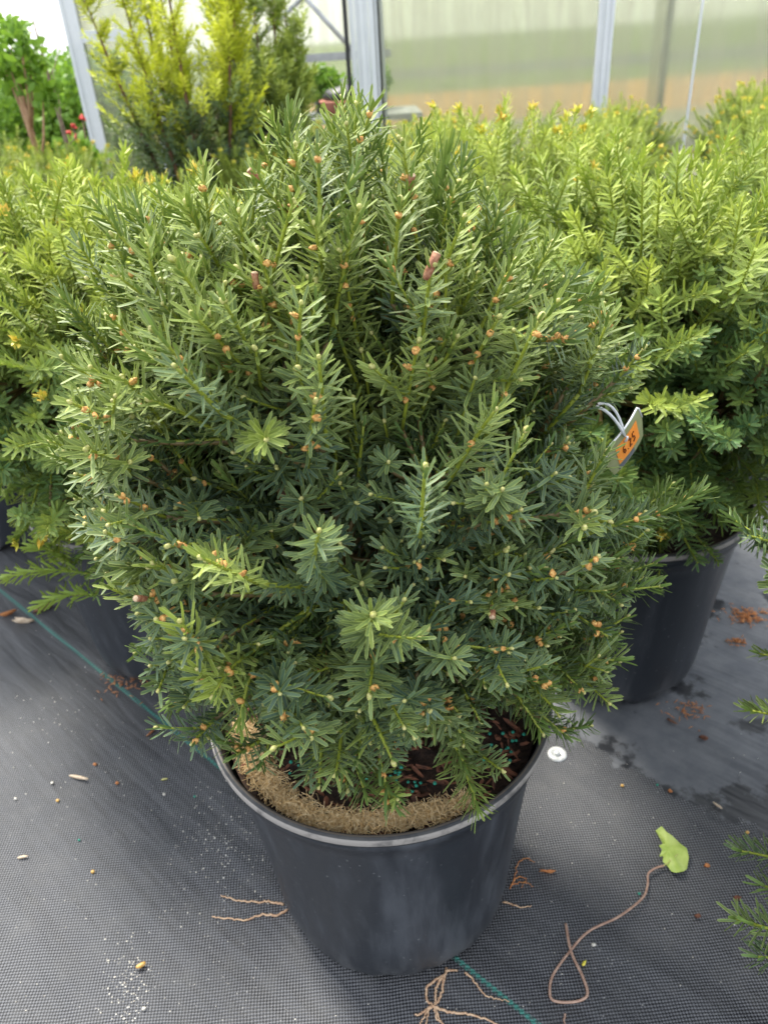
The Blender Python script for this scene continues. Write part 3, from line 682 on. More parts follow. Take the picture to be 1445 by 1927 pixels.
make_yew(fr, crown_fn(.22, .30, .30, 5), np.array([0, 0, .60]), 520, .024, .0032, 0, bage(.05, .4), M['needle'], nlimb=9, nneed=60, upb=.5, heroes=fh, shoot_len=(.07, .11))
ordn = ['first', 'second', 'third', 'fourth', 'fifth', 'sixth', 'seventh', 'eighth', 'ninth', 'tenth']
rows = [(1.78, [-.28, .40, 1.03], 'row right behind the nearest yew'), (2.42, [-1.32, -.66, 0.0, .66, 1.32], 'middle row of the background'),
        (3.05, [-1.75, -1.1, -.42, .22, .88, 1.52], 'row before last of the background'), (3.72, [-1.6, -.2, .45, 1.12, 1.8], 'last row below the greenhouse wall')]
for y_, xs, nm_ in rows:
    for i, x_ in enumerate(xs):
        k = int(rng.choice([1, 2])) if y_ < 2 else int(rng.choice([1, 2]))
        s_ = (rng.uniform(.92, 1.0) if y_ < 2.2 else rng.uniform(.82, .90)) if x_ > .2 else rng.uniform(.82, .92)
        place(k, x_ + rng.normal() * .04, y_ + rng.normal() * .05, rng.uniform(0, 6), s_, f'yellow budded green yew, {ordn[i]} from the left in the {nm_}')

# ------------------------------------------------------------------ tall lime yews by the greenhouse door
def tall_yew(px, ybase, leaders, hgt, mat, label, dark_h, spread=.36):
    b0 = on_y(px, 250, ybase); r_ = empty('upright_yew', (b0[0], ybase, 0)); tag(r_, label, 'shrub')
    pot_parts(r_, hi=False)
    tr = MB(); nm = MB(); sm = MB(); nd = MB()
    for i in range(leaders):
        a = i * 2.4; sp = spread * rng.uniform(.35, 1.); hh = hgt * rng.uniform(.76, 1.0)
        s = np.array([.03 * cos(a), .03 * sin(a), SOILZ]); e = np.array([sp * cos(a), sp * sin(a) * .6, hh]); m = np.array([e[0] * rng.uniform(.4, 1.1), e[1] * .85, (SOILZ + hh) * .5])
        tr.tube(bez(s, m, e, np.linspace(0, 1, 12)), np.linspace(.011, .002, 12), 6)
        for t_ in np.sort(rng.uniform(.2, 1, 75)):
            P = bez(s, m, e, [t_])[0]; aa = rng.uniform(0, 6.28); L = (.14 - .05 * t_) * rng.uniform(.4, 1.1)
            d = nrm(np.array([cos(aa), sin(aa), .75])); low = P[2] < dark_h + rng.normal() * .08
            shoot(nd if low else nm, sm, P, P + d * L * .5, P + d * L + UP * .015, 26, .029, .0062, .2 if low else rng.uniform(.5, 1), 1)
    for i in range(int(110 * spread / .4) if mat is M['needle_lime'] else 260):
        d = nrm(rng.normal(size=3)); P = np.array([0, 0, .87]) + d * [spread * .8, .2, .15] * rng.uniform(.5, 1); u_ = nrm(d * [.7, .7, .2] + [0, 0, .8]); 
        shoot(nm if P[2] > .82 + rng.normal() * .06 else nd, sm, P, P + u_ * .05, P + u_ * .10, 28, .029, .0060, rng.uniform(.3, 1), 1)
    for i in range(160):
        d = nrm(rng.normal(size=3)); P = np.array([0, 0, .72]) + d * [.24, .20, .26] * rng.uniform(.6, 1)
        shoot(nd, sm, P - d * .07, P - d * .03, P + UP * .02, 30, .026, .0042, .1, 1)
    tr.build('trunk', M['bark'], r_); nm.build('lime_foliage', mat, r_); nd.build('dark_foliage', M['needle'], r_); sm.build('green_stems', M['stem'], r_)
tall_yew(365, 3.1, 9, 1.5, M['needle_lime'], 'tall upright yew with lime green shoots, left of the open greenhouse door', .88, .36)
tall_yew(505, 3.45, 6, 1.36, M['needle_bg'], 'tall narrow olive green yew beside the lime shoots, nearer the black door edge', .80, .20)

# ------------------------------------------------------------------ saplings, hedge and flowers outside on the left
def leaves(mb, c, r, n, size, age):
    d = nrm(rng.normal(size=(n, 3))); P = np.asarray(c) + d * np.asarray(r) * (rng.random((n, 1)) ** .4)
    a = nrm(rng.normal(size=(n, 3)) + [0, 0, -.3]); nn = nrm(np.cross(a, rng.normal(size=(n, 3))) + [0, 0, .5]); nn = nrm(nn - (nn * a).sum(1)[:, None] * a)
    add_needles(mb, P, a, nn, size * rng.uniform(.7, 1.2, n), size * .33 * rng.uniform(.8, 1.2, n), size * rng.normal(0, .1, n), rng.random(n), np.clip(rng.normal(age, .2, n), 0, 1), 1)
def tree(name, label, X, Y, top, rad_, n, size, age, trm, tr_r, clumps=9, cat='tree', group=None, low=.45, lean=(0, 0)):
    r_ = empty(name, (X, Y, 0)); tag(r_, label, cat, group); t = MB(); f = MB()
    L = np.array([lean[0], lean[1], 0]); P = bez(np.zeros(3), np.array([0, 0, top * .5]) + L * .3, np.array([0, 0, top * .9]) + L, np.linspace(0, 1, 9)); t.tube(P, np.linspace(tr_r, tr_r * .3, 9), 8)
    for i in range(clumps):
        a = i * 2.4; h_ = top * (low + (1 - low) * (i + .5) / clumps) - rad_ * .2; rr = rad_ * rng.uniform(.3, .75); c = np.array([rr * cos(a), rr * sin(a), h_]) + L * (h_ / top)
        k = min(8, max(2, int(h_ / top * 8))); t.tube([P[k - 1], (P[k - 1] + c) / 2 + [0, 0, -.02], c], [tr_r * .45, tr_r * .3, tr_r * .12], 5)
        leaves(f, c, (rad_ * .5,) * 2 + (rad_ * .42,), n // clumps, size, age)
    t.build('trunk', trm, r_); f.build('crown', M['leaf'], r_)
for i, (px, yy, top_px, lab) in enumerate([(20, 7.6, 120, 'leafy green hedge tree outside at the far left edge'), (75, 8.0, 112, 'leafy green hedge tree outside, middle of the three on the left'), (135, 7.4, 108, 'leafy green hedge tree outside, touching the white greenhouse post')]):
    T = on_y(px, top_px, yy); tree('hedge_tree', lab, T[0], yy, T[2], .62, 9000, .055, .35, M['trunk_grey'], .03, 12, group='trees outside on the left', low=.15)
T = on_y(12, 25, 3.3); tree('sapling', 'young leafy tree with tan trunk at the top left edge', T[0] - .02, 3.3, T[2], 0.12, 420, .042, .45, M['trunk_tan'], .017, 7, low=.80)
T0 = on_y(62, 35, 3.6); T1 = on_y(128, 268, 3.6)
r_ = empty('bare_sapling', (T1[0] + .02, 3.6, 0)); tag(r_, 'bare grey brown stem without leaves, standing left of the white post', 'tree'); b = MB()
top = T0 - [T1[0] + .02, 3.6, 0]; mid = T1 - [T1[0] + .02, 3.6, 0]
b.tube(bez(np.zeros(3), mid * [1, 1, .8], top, np.linspace(0, 1, 12)), np.linspace(.022, .003, 12), 7); b.build('trunk', M['trunk_grey'], r_)
b = MB()
for i in range(6):
    P = bez(np.zeros(3), mid * [1, 1, .8], top, [.55 + .07 * i])[0]; d = nrm(np.array([rng.normal(), rng.normal() * .4, 1.2])); b.tube([P, P + d * .05, P + d * .09 + UP * .02], [.003, .0022, .001], 5)
b.build('twigs', M['trunk_grey'], r_)
T = on_y(140, 262, 3.9); r_ = empty('flowering_plant', (T[0], 3.9, 0)); tag(r_, 'small plant with red flowers at the foot of the white greenhouse post', 'plant')
b = MB(); f = MB(); s = MB()
for i, (px, py) in enumerate([(130, 250), (156, 222), (146, 256), (138, 236)]):
    P = on_y(px, py, 3.9) - [T[0], 3.9, 0]
    for j in range(6): b.blob(P + rng.normal(0, .007, 3), (.005, .006, .010), k=5, m=3, ax=rng.normal(size=3))
    s.tube([[0, 0, 0], P * [.5, 1, .6], P], [.005, .004, .003], 5)
leaves(f, (0, 0, T[2] - .10), (.12, .1, .12), 300, .05, .5)
b.build('red_flowers', M['red'], r_); f.build('leaf_cluster', M['leaf'], r_); s.build('stems', M['stem'], r_)

# ------------------------------------------------------------------ greenhouse
def poly_mat():
    m, t, p = newmat('twin wall polycarbonate'); co = coords(t); sx = t.nodes.new('ShaderNodeSeparateXYZ'); t.links.new(co, sx.inputs[0])
    fl = mth(t, 'SINE', mth(t, 'MULTIPLY', sx.outputs[0], 2 * pi / .0155)); fl = ramp(t, fl, .2, .95)
    dirt = noise(t, 1.6, 5, .6, co); mp = t.nodes.new('ShaderNodeMapping'); mp.inputs['Scale'].default_value = (6, 1, .6); t.links.new(co, mp.inputs['Vector']); st_ = noise(t, 2, 5, .65, mp.outputs[0])
    rf = t.nodes.new('ShaderNodeBsdfRefraction'); rf.inputs['IOR'].default_value = 1.12; rf.inputs['Roughness'].default_value = .14; rf.inputs['Color'].default_value = (.84, .85, .77, 1)
    df = t.nodes.new('ShaderNodeBsdfTranslucent'); t.links.new(mixc(t, ramp(t, st_, .4, .7), (.50, .51, .44), (.42, .41, .30)), df.inputs['Color'])
    d2 = t.nodes.new('ShaderNodeBsdfDiffuse'); d2.inputs['Color'].default_value = (.42, .44, .38, 1)
    gl = t.nodes.new('ShaderNodeBsdfGlossy'); gl.inputs['Roughness'].default_value = .25; gl.inputs['Color'].default_value = (.9, .92, .95, 1)
    a = t.nodes.new('ShaderNodeMixShader'); a.inputs[0].default_value = .4; t.links.new(df.outputs[0], a.inputs[1]); t.links.new(d2.outputs[0], a.inputs[2])
    b = t.nodes.new('ShaderNodeMixShader'); t.links.new(mth(t, 'ADD', ramp(t, st_, .3, .7, .0, .24), mth(t, 'MULTIPLY', fl, .12)), b.inputs[0]); t.links.new(rf.outputs[0], b.inputs[1]); t.links.new(a.outputs[0], b.inputs[2])
    c = t.nodes.new('ShaderNodeMixShader'); c.inputs[0].default_value = .05; t.links.new(b.outputs[0], c.inputs[1]); t.links.new(gl.outputs[0], c.inputs[2])
    t.links.new(c.outputs[0], t.nodes['Material Output'].inputs['Surface']); return m
PM = poly_mat()
YW = 4.7; TOPZ = 2.2
xA = on_y(162, 130, YW)[0]; xB = on_y(283, 60, YW)[0]; xD = on_y(655, 110, YW)[0]; xE = on_y(685, 120, YW)[0]; xM = on_y(1132, 110, YW)[0]; xR = 3.0
print('greenhouse x', xA, xB, xD, xM)
gh = empty('greenhouse', (xE, YW, 0)); tag(gh, 'greenhouse of clear corrugated panels in white aluminium framing, door standing open', 'greenhouse'); G0 = np.array([xE, YW, 0])
def ghbox(name, mat, boxes, parent=gh):
    b = MB()
    for c, d in boxes: b.box(np.array(c) - G0, d)
    return b.build(name, mat, parent, smooth=False)
def panel(x0, x1, y, z0=.02, z1=TOPZ): return ghbox('wall_panel', PM, [(((x0 + x1) / 2, y, (z0 + z1) / 2), (x1 - x0, .010, z1 - z0))])
panel(xE + .06, xM - .035, YW); panel(xM + .035, xR, YW)
def post(x, y, wd=.05, name='post'):
    return ghbox(name, M['white_metal'], [((x, y, TOPZ / 2), (wd, .05, TOPZ)), ((x - wd * .72, y - .012, TOPZ / 2), (wd * .38, .03, TOPZ - .01)), ((x + wd * .72, y - .016, TOPZ / 2), (wd * .38, .022, TOPZ - .01)), ((x, y - .031, TOPZ / 2), (wd * .3, .012, TOPZ - .02))])
post(xM, YW, .045); post(xE, YW, .07, 'door_post'); post(xE + .075, YW + .03, .04, 'door_post')
ghbox('door_seal', M['rubber'], [((xD, YW + .0, TOPZ / 2), (.022, .08, TOPZ))])
ghbox('sill', M['white_metal'], [(((xE + xR) / 2, YW - .006, .05), (xR - xE, .07, .10))])
# sliding door leaf on the left
dl = ghbox('door_leaf', M['white_metal'], [((xA, YW - .06, TOPZ / 2), (.075, .035, TOPZ)), ((xA - .028, YW - .081, TOPZ / 2), (.016, .012, TOPZ)), ((xB, YW - .06, TOPZ / 2), (.075, .035, TOPZ)), ((xB + .028, YW - .081, TOPZ / 2), (.016, .012, TOPZ))])
zr = on_y(225, 66, YW)[2]
ghbox('door_rail', M['white_metal'], [(((xA + xB) / 2, YW - .060, zr), (xB - xA - .078, .030, .05)), ], dl)
ghbox('kick_rail', M['white_metal'], [(((xA + xB) / 2, YW - .06, .06), (xB - xA - .078, .03, .1))], dl)
b = MB()
for z0, z1 in ((.115, zr - .027), (zr + .027, TOPZ)): b.box(np.array([(xA + xB) / 2, YW - .058, (z0 + z1) / 2]) - G0, (xB - xA - .08, .010, z1 - z0))
b.build('door_panel', PM, dl, smooth=False)
ghbox('door_seal', M['rubber'], [((xB + .05, YW - .055, TOPZ / 2), (.014, .05, TOPZ))])
# back wall
YB = 9.0; xb0 = on_y(150, 80, YB)[0]; xb1 = on_y(1262, 60, YB)[0]
bw = ghbox('back_wall_panel', PM, [(((xb0 + xb1) / 2, YB, TOPZ / 2 + .01), (xb1 - xb0, .010, TOPZ - .02))])
zb = on_y(600, 108, YB)[2]
nb_ = [((x, YB - .04, TOPZ / 2), (.06, .05, TOPZ)) for x in (xb0 + .04, xb1 - .04)]
ghbox('back_frame', M['grey_metal'], nb_ + [(((xb0 + xb1) / 2, YB - .09, zb), (xb1 - xb0, .045, .07))][:0])
xr1 = on_y(735, 100, YB)[0]; ghbox('back_rail', M['grey_metal'], [(((xb0 + xr1) / 2, YB - .09, zb), (xr1 - xb0, .045, .07))])
b = MB(); P1 = on_y(650, 80, YB - .2) - G0; P0 = on_y(560, -20, YB - .2) - G0; P2 = on_y(440, 115, YB - .2) - G0; P3 = on_y(575, -10, YB - .2) - G0
b.tube([P0, P1 + (P1 - P0) * .3], .022, 8); b.tube([P2 + (P2 - P3) * .3 + [0, .06, 0], P3 + [0, .06, 0]], .022, 8); b.build('brace', M['grey_metal'], gh)
# side wall on the right (end of the building)
b = MB(); b.box(np.array([xR, (YW + YB) / 2, TOPZ / 2]) - G0, (.012, YB - YW - .1, TOPZ)); b.build('side_wall_panel', PM, gh, smooth=False)
# seam strip with rivets on the right panel
q0 = on_y(1304, 120, YW); ghbox('seam_strip', M['white_metal'], [((q0[0], YW - .012, TOPZ / 2), (.012, .008, TOPZ - .02))])
# bench with trays inside the door
q0 = on_y(628, 212, 6.6); r_ = empty('plant_bench', (q0[0], 6.6, 0)); tag(r_, 'low plant bench inside the open greenhouse door', 'bench')
b = MB(); b.box((0, 0, q0[2] - .03), (1.3, .7, .04)); b.build('bench_top', M['grey_metal'], r_, smooth=False)
for sx_ in (-.58, .58):
    for sy_ in (-.28, .28): b = MB(); b.box((sx_, sy_, (q0[2] - .05) / 2), (.04, .04, q0[2] - .05)); b.build('leg', M['grey_metal'], r_, smooth=False)
zb_ = q0[2] - .01
r_ = empty('seed_tray', (q0[0] + .12, 6.45, zb_)); tag(r_, 'terracotta coloured tray with a black liner on the bench inside the door', 'tray')
b = MB(); b.lathe([(0, 0), (.15, 0), (.20, .09), (.215, .09), (.215, .105), (.19, .105), (.14, .02), (0, .02)], 40); b.build('tray_body', M['terracotta'], r_)
b = MB(); b.lathe([(.0, .10), (.17, .10), (.188, .13), (.15, .17), (.0, .20)], 40, fr=lambda r, z, th: (r * (1 + .05 * np.sin(th * 5)), z)); b.build('liner', M['rubber'], r_)
for i, (dx, dy) in enumerate([(-.30, .0), (-.08, .25), (.3, .25)]):
    r_ = empty('seedling_plant', (q0[0] + dx, 6.6 + dy, zb_)); tag(r_, ['leafy green seedling pot at the left end of the bench inside the door', 'leafy green seedling pot behind the terracotta tray', 'leafy green seedling pot at the right end of the bench'][i], 'plant', 'seedlings on the bench inside')
    b = MB(); b.lathe([(0, 0), (.06, 0), (.08, .10), (.085, .10), (.075, .1), (.0, .09)], 24); b.build('pot', M['rubber'], r_)
    f = MB(); leaves(f, (0, 0, .20), (.17, .15, .12), 500, .05, .3); f.build('leaf_cluster', M['leaf'], r_)
# vent pipe between the shrubs
q0 = on_y(910, 305, 2.1); r_ = empty('riser_pipe', (q0[0], 2.1, 0)); tag(r_, 'grey capped riser pipe standing among the yews', 'pipe')
b = MB(); b.lathe([(.019, 0), (.019, q0[2] - .03)], 24); b.build('pipe_body', M['pipe'], r_)
b = MB(); b.lathe([(.0235, q0[2] - .06), (.0235, q0[2] - .015), (.020, q0[2] - .004), (.012, q0[2] + .002), (0, q0[2] + .004)], 24); b.build('cap', M['pipe'], r_)

# ------------------------------------------------------------------ price tag hanging in the yew on the right
TO = on_y(1178, 832, .74); ex = nrm(Rv * .60 + Uv * .74 + Fv * .25); ez = -Fv * .80 - Rv * .52 + Uv * .42
ez = nrm(ez - (ez @ ex) * ex); en_ = np.cross(ex, ez)
tg = empty('plant_tag', TO); tag(tg, 'curved plastic plant tag with an orange price sticker, hanging right of the nearest yew', 'plant tag')
def tagpt(u, v, off=0.):     # u along 0..1, v across -.5...5
    a = (u - .5) * 1.3; P = ex * (u - .5) * .072 + ez * v * .048 + en_ * (cos(a) * .02 - .018)
    return P + en_ * off
def sheet(u0, u1, v0, v1, off, n=12, rnd_=False, th=.0005):
    V = []; 
    for s_ in (0, 1):
        for i in range(n + 1):
            u = u0 + (u1 - u0) * i / n
            k = 1.
            if rnd_: e_ = min(u - u0, u1 - u) / .12; k = math.sqrt(max(0, 1 - (1 - min(1, e_)) ** 2)) * .95 + .05
            V += [tagpt(u, v0 * k, off - s_ * th), tagpt(u, v1 * k, off - s_ * th)]
    Q = []; m_ = (n + 1) * 2
    for i in range(n): a = i * 2; Q += [[a, a + 1, a + 3, a + 2], [m_ + a, m_ + a + 2, m_ + a + 3, m_ + a + 1], [a, a + 2, m_ + a + 2, m_ + a], [a + 1, m_ + a + 1, m_ + a + 3, a + 3]]
    Q += [[0, m_, m_ + 1, 1], [2 * n, 2 * n + 1, m_ + 2 * n + 1, m_ + 2 * n]]
    b = MB(); b.add(V, Q); return b
for sgn in (1,):
    sheet(0, 1, -.5, .5, 0, rnd_=True, th=.0006).build('tag_body', M['tagface'], tg, smooth=False)
    for off, thk in ((.0006, .0004), (-.0008, .0004)):
        st_ = sheet(.22, .80, -.30, .26, off if off > 0 else off, th=thk if off > 0 else thk); st_.build('sticker', M['sticker'], tg, smooth=False)
    sheet(.20, .60, -.46, -.34, .0006, th=.0004).build('print_band', M['greytag'], tg, smooth=False)
    glyph = {'6': [(.8, 1), (.3, .75), (.15, .3), (.4, 0), (.75, .15), (.7, .45), (.25, .42)], '2': [(.1, .8), (.45, 1), (.8, .75), (.1, 0), (.85, 0)], '5': [(.8, 1), (.2, 1), (.15, .55), (.7, .5), (.75, .15), (.1, 0)], '.': [(.4, 0), (.55, .06)]}
    for side in (1, -1):
        b = MB(); u = .34 if side == 1 else .34
        for ch in '6.25':
            w_ = .03 if ch == '.' else .08
            P = [tagpt(u + x_ * w_, -.14 + y_ * .26, .0012 if side == 1 else -.0022) for x_, y_ in glyph[ch]]
            b.tube(P, .0007, 4); u += w_ + .025
        b.build('price_writing', M['ink'], tg)
b = MB(); b.tube([tagpt(u, .5 * min(1, math.sqrt(max(0, 1 - (1 - min(1, min(u, 1 - u) / .12)) ** 2)) * .95 + .05), 0) for u in np.linspace(0, 1, 24)], .0011, 5); b.build('tag_edge', M['white_plastic'], tg)
b = MB(); A = tagpt(.42, .40, .003); B = on_y(1122, 765, .70) - TO
b.tube(bez(A, (A + B) / 2 + UP * .012, B, np.linspace(0, 1, 8)), .0017, 6); b.tube(bez(A + ez * .004, (A + B) / 2 + UP * .02 + ex * .006, B + ex * .004, np.linspace(0, 1, 8)), .0014, 6)
b.tube([A + en_ * .003, A - ez * .008, A - ez * .012 - en_ * .005], .0014, 6); b.build('strap', M['white_plastic'], tg)

# ------------------------------------------------------------------ things lying on the ground
q0 = on_z(1048, 1420); r_ = empty('fabric_pin', (q0[0], q0[1], .0)); tag(r_, 'white metal washer pin holding the ground fabric, right of the nearest pot', 'ground pin')
b = MB(); b.lathe([(.0035, .002), (.006, .0015), (.0085, .0035), (.0125, .0042), (.0158, .0025), (.0165, .0005)], 40); b.build('washer', M['washer'], r_)
b = MB(); b.lathe([(0, .0075), (.0040, .0073), (.0056, .0062), (.0062, .003), (.0062, .001)], 6); b.build('pin_head', M['washer'], r_)
# fallen leaf with its long looping stalk
lf = empty('fallen_leaf', on_z(1265, 1607)); tag(lf, 'lime green fallen leaf with a long looping dry stalk, lower right ground', 'fallen leaf'); L0 = on_z(1265, 1607)
OUT = [(1233, 1563), (1243, 1560), (1252, 1572), (1264, 1576), (1278, 1590), (1290, 1603), (1294, 1618), (1292, 1635), (1284, 1645), (1270, 1649), (1262, 1643), (1256, 1634), (1245, 1628), (1246, 1616), (1240, 1612), (1244, 1604), (1238, 1598), (1246, 1590), (1240, 1580), (1233, 1572)]
P = [on_z(a, b_, .003) - L0 for a, b_ in OUT]; cen = np.mean(P, axis=0) + [0, 0, .006]
b = MB(); V = [cen] + [p_ + [0, 0, .009 * abs(math.sin(i * .9))] for i, p_ in enumerate(P)] ; n = len(P)
mid_ = [(cen * .5 + v_ * .5) + [0, 0, .002] for v_ in V[1:]]
b.add(V + mid_, [[1 + i, 1 + (i + 1) % n, 1 + n + (i + 1) % n, 1 + n + i] for i in range(n)], [[0, 1 + n + i, 1 + n + (i + 1) % n] for i in range(n)])
b.add(np.array(V + mid_) - [0, 0, .0006], [[1 + n + i, 1 + n + (i + 1) % n, 1 + (i + 1) % n, 1 + i] for i in range(n)], [[0, 1 + n + (i + 1) % n, 1 + n + i] for i in range(n)])
b.build('leaf_blade', simple('lime fallen leaf', (.30, .42, .07), (.42, .52, .13), 60, .5, .4, .001), lf)
b = MB()
vA = on_z(1248, 1629, .009) - L0; vB = on_z(1281, 1600, .010) - L0; b.tube(bez(vA, (vA + vB) / 2 + np.array([.002, -.002, .0015]), vB, np.linspace(0, 1, 8)), [.0007] * 4 + [.0005] * 4, 5); b.build('leaf_vein', M['bud'], lf)
def catmull(P, m=8):
    P = np.asarray(P, float); Q = np.vstack([2 * P[0] - P[1], P, 2 * P[-1] - P[-2]]); out = []
    for i in range(1, len(Q) - 2):
        for t_ in np.linspace(0, 1, m, endpoint=False):
            out.append(.5 * ((2 * Q[i]) + (-Q[i - 1] + Q[i + 1]) * t_ + (2 * Q[i - 1] - 5 * Q[i] + 4 * Q[i + 1] - Q[i + 2]) * t_ ** 2 + (-Q[i - 1] + 3 * Q[i] - 3 * Q[i + 1] + Q[i + 2]) * t_ ** 3))
    return np.array(out + [P[-1]])
def line(pxs, r, z=.002, off=np.zeros(3), zs=None):
    return catmull([on_z(a, b_, (z if zs is None else zs[i])) - off for i, (a, b_) in enumerate(pxs)])
P = line([(1249, 1629), (1232, 1634), (1219, 1645), (1218, 1665), (1208, 1690), (1165, 1724), (1108, 1752), (1072, 1790), (1040, 1835), (1034, 1868), (1042, 1883), (1070, 1886), (1095, 1881), (1105, 1868), (1096, 1838), (1074, 1790), (1064, 1738)], .001, .003, L0, zs=[.006, .008, .006, .004, .008, .012, .008, .003, .002, .002, .002, .002, .003, .004, .005, .006, .008])
b = MB(); b.tube(P, np.linspace(.0015, .0020, len(P)), 7); b.build('stalk', M['stalk'], lf)
# roots
def roots(name, paths, mat, label, cat, orig, rad_):
    o0 = on_z(*orig); r_ = empty(name, o0); tag(r_, label, cat)
    b = MB()
    for k_, pth in enumerate(paths): P = line(pth, 0, rad_ * 1.05, o0); P = P + rng.normal(0, .0006, P.shape); P[:, 2] = np.abs(P[:, 2]); b.tube(P, np.linspace(rad_, rad_ * .45, len(P)), 6)
    b.build('root_strands', mat, r_)
roots('root_bundle', [[(840, 1822), (835, 1850), (826, 1880), (815, 1893), (800, 1910), (790, 1927)], [(836, 1835), (820, 1860), (818, 1888), (806, 1900), (802, 1945)], [(815, 1893), (850, 1905), (890, 1910), (930, 1925), (960, 1945)], [(838, 1832), (805, 1856), (803, 1880), (815, 1893), (826, 1915), (842, 1940)], [(812, 1893), (790, 1908), (780, 1910)], [(838, 1826), (852, 1826), (860, 1826)], [(818, 1895), (822, 1915), (835, 1927)]], M['twig'], 'branching tan roots spreading from under the front of the nearest pot', 'roots', (815, 1893), .0019)
roots('root_strand', [[(874, 1830), (885, 1838), (900, 1858), (912, 1872), (935, 1880), (958, 1884)]], M['twig'], 'single thin root crossing the ground just beside the green woven line', 'root', (912, 1872), .0014)
roots('root_strand', [[(540, 1712), (520, 1722), (490, 1722), (462, 1732), (430, 1728), (400, 1726)], [(534, 1702), (505, 1697), (480, 1697), (450, 1695), (415, 1685)]], M['twig'], 'forked pinkish root poking out at the left side of the nearest pot', 'root', (490, 1722), .0018)
roots('root_strand', [[(945, 1697), (960, 1700), (978, 1707), (1000, 1706)]], M['twig'], 'short orange root at the right side of the nearest pot base', 'root', (970, 1700), .0014)
roots('root_strand', [[(965, 1660), (975, 1625), (990, 1615), (1005, 1622)], [(960, 1665), (985, 1660), (1002, 1668)], [(958, 1672), (975, 1650), (990, 1655), (980, 1670)]], M['deadleaf'], 'tangle of brown rootlets right of the nearest pot', 'root', (975, 1660), .0009)
roots('wood_splinter', [[(1063, 1738), (1066, 1720)], [(1062, 1908), (1060, 1935)]][1:], M['stalk'], 'short dry stalk end at the bottom edge below the looping stalk', 'twig', (1061, 1920), .0015)
# twig chip and small debris
def chip(name, px, py, l, w_, h_, ang_, mat, label, cat, group=None, jit=.15):
    o0 = on_z(px, py); b = MB(); d = np.array([cos(ang_), sin(ang_), .08]); b.blob((0, 0, h_ * .8), (w_ / 2, h_ / 2, l / 2), k=7, m=5, ax=d, jit=jit)
    o = b.build(name, mat); o.location = o0; tag(o, label, cat, group)
chip('twig_piece', 150, 1466, .042, .007, .006, -.35, M['palewood'], 'short pale twig piece on the fabric at the left', 'twig', jit=.05)
chip('twig_piece', 44, 1615, .016, .004, .004, .1, M['palewood'], 'tiny pale curved twig chip near the left edge', 'twig')
chip('cedar_frond', 1030, 1641, .022, .012, .004, -.2, M['deadleaf'], 'orange dried cedar frond right of the nearest pot', 'dead frond', jit=.35)
chip('dead_leaf', 45, 1172, .055, .025, .006, -.1, M['palewood'], 'pale tan dead leaf on the green woven line at far left', 'dead leaf', jit=.25)
chip('dead_leaf', 15, 1158, .030, .018, .006, .4, M['deadleaf'], 'reddish dead leaf at the left edge beside the tan one', 'dead leaf', jit=.3)
chip('dead_leaf', 85, 1148, .045, .022, .010, .5, M['bark'], 'dark brown dead leaf below the drooping sprig at left', 'dead leaf', jit=.25)
chip('dead_leaf', 285, 1380, .018, .012, .003, .8, M['deadleaf'], 'small brown dead leaf left of the nearest pot rim', 'dead leaf', jit=.3)
chip('wood_chip', 1322, 1392, .016, .009, .007, -.4, M['bark_chip'], 'dark wood chip on the wet patch right of the rear pot', 'wood chip')
chip('wood_chip', 1263, 1360, .022, .006, .005, -.9, M['bark'], 'reddish brown sliver below the rear right pot', 'wood chip')
chip('wood_chip', 1349, 1518, .018, .005, .004, -1., M['palewood'], 'pale sliver at the edge of the silt film', 'wood chip')
chip('wood_chip', 1385, 1694, .011, .009, .007, 0, M['bark_chip'], 'dark soil crumb at lower right, upper of two', 'wood chip')
chip('wood_chip', 1311, 1727, .009, .008, .006, 0, M['bark_chip'], 'dark soil crumb at lower right, lower of two', 'wood chip')
chip('wood_chip', 268, 1820, .013, .009, .007, .4, M['pellet_y'], 'tan and green crumb in the dusty crease at lower left', 'crumb')
chip('leaf_bit', 1098, 1815, .009, .005, .004, .9, M['newbud'], 'tiny yellow leaf bit inside the stalk loop', 'leaf bit')
chip('leaf_bit', 310, 1468, .012, .005, .003, .1, M['bud'], 'pale green leaf bit on the fabric left of the pot', 'leaf bit')
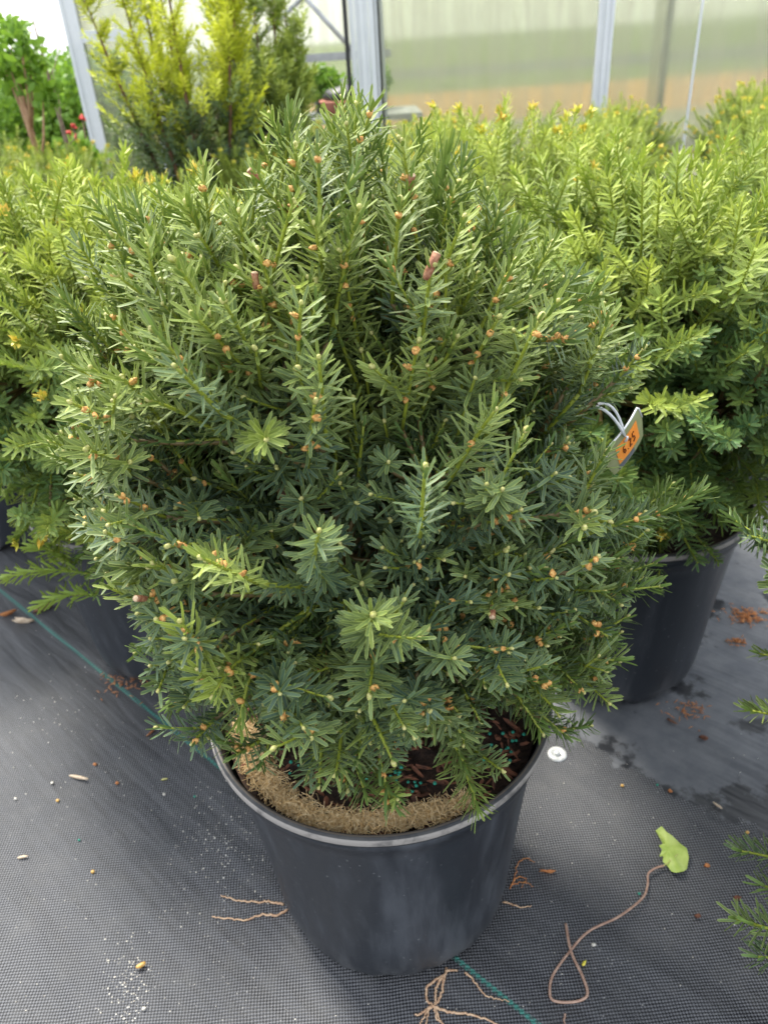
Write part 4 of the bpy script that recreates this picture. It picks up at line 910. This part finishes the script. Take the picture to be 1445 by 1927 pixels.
for k, (px, py, col_) in enumerate([(110, 1508, 'y'), (176, 1642, 'y'), (310, 1496, 'w'), (31, 1505, 'w'), (100, 1475, 'w'), (272, 1900, 'w'), (367, 1500, 'g'), (150, 1582, 'g'), (1202, 1683, 'g'), (1236, 1478, 'g'), (1170, 1480, 'y'), (1260, 1490, 'o'), (1330, 1630, 'o'), (1116, 1779, 'w'), (1405, 1568, 'y'), (180, 1440, 'o'), (222, 1475, 'o')]):
    nm_ = {'y': ('amber bead', M['pellet_y']), 'w': ('white pebble', M['grit']), 'o': ('orange brown crumb', M['deadleaf']), 'g': ('teal fertilizer bead', M['pellet'])}[col_]
    o0 = on_z(px, py); b = MB(); rr = {'g': .0022, 'y': .0030, 'w': .0028, 'o': .0032}[col_]; b.blob((0, 0, rr * .8), (rr, rr * .9, rr * .8), k=8, m=6, jit=.03 if col_ in 'gy' else .25)
    o = b.build('pellet' if col_ in 'gy' else 'pebble', nm_[1]); o.location = o0
    tag(o, f'{nm_[0]} lying loose on the black ground fabric', nm_[0].split()[-1], f'{nm_[0]}s scattered on the fabric')
# needle litter heaps beside the right pot
for px, py, n, sp, lab in [(1405, 1160, 170, .020, 'larger heap of rust brown dead needles right of the rear pot'), (1385, 1209, 40, .010, 'smaller heap of rust brown dead needles below the larger one'), (1290, 1338, 50, .022, 'rust brown litter at the foot of the rear right pot'), (235, 1283, 60, .03, 'rust brown litter at the foot of the left rear pot')]:
    o0 = on_z(px, py); b = MB()
    for i in range(n):
        P = np.array([rng.normal() * sp, rng.normal() * sp * .7, .001 + .004 * rng.random()]); d = nrm(rng.normal(size=3) * [1, 1, .15]); b.tube([P - d * .005, P + UP * .001, P + d * .005], [.0006, .0009, .0004], 4)
    o = b.build('needle_litter', M['deadleaf']); o.location = o0; tag(o, lab, 'needle litter')
# fine grit
b = MB()
for i in range(800):
    cl = rng.random()
    if cl < .30: px, py = rng.normal(440, 60), rng.normal(1560, 70)
    elif cl < .45: px, py = rng.normal(245, 25), rng.normal(1850, 50)
    elif cl < .55: px, py = rng.normal(110, 60), rng.normal(1330, 60)
    else: px, py = rng.uniform(-100, 1500), rng.uniform(1100, 1990)
    P = on_z(px, py); 
    if np.hypot(*(P - PC)[:2]) < .19: continue
    rr = rng.uniform(.0004, .0010) * (1.3 if cl < .55 else 1); b.blob(P + [0, 0, rr * .6], (rr, rr, rr * .7), k=5, m=3, jit=.2)
tag(b.build('grit', M['grit'], smooth=False), 'fine pale grit sprinkled over the black fabric', 'grit', kind='stuff')
# light strip wall strip: irrigation cap pot rims etc. belong to the pots above
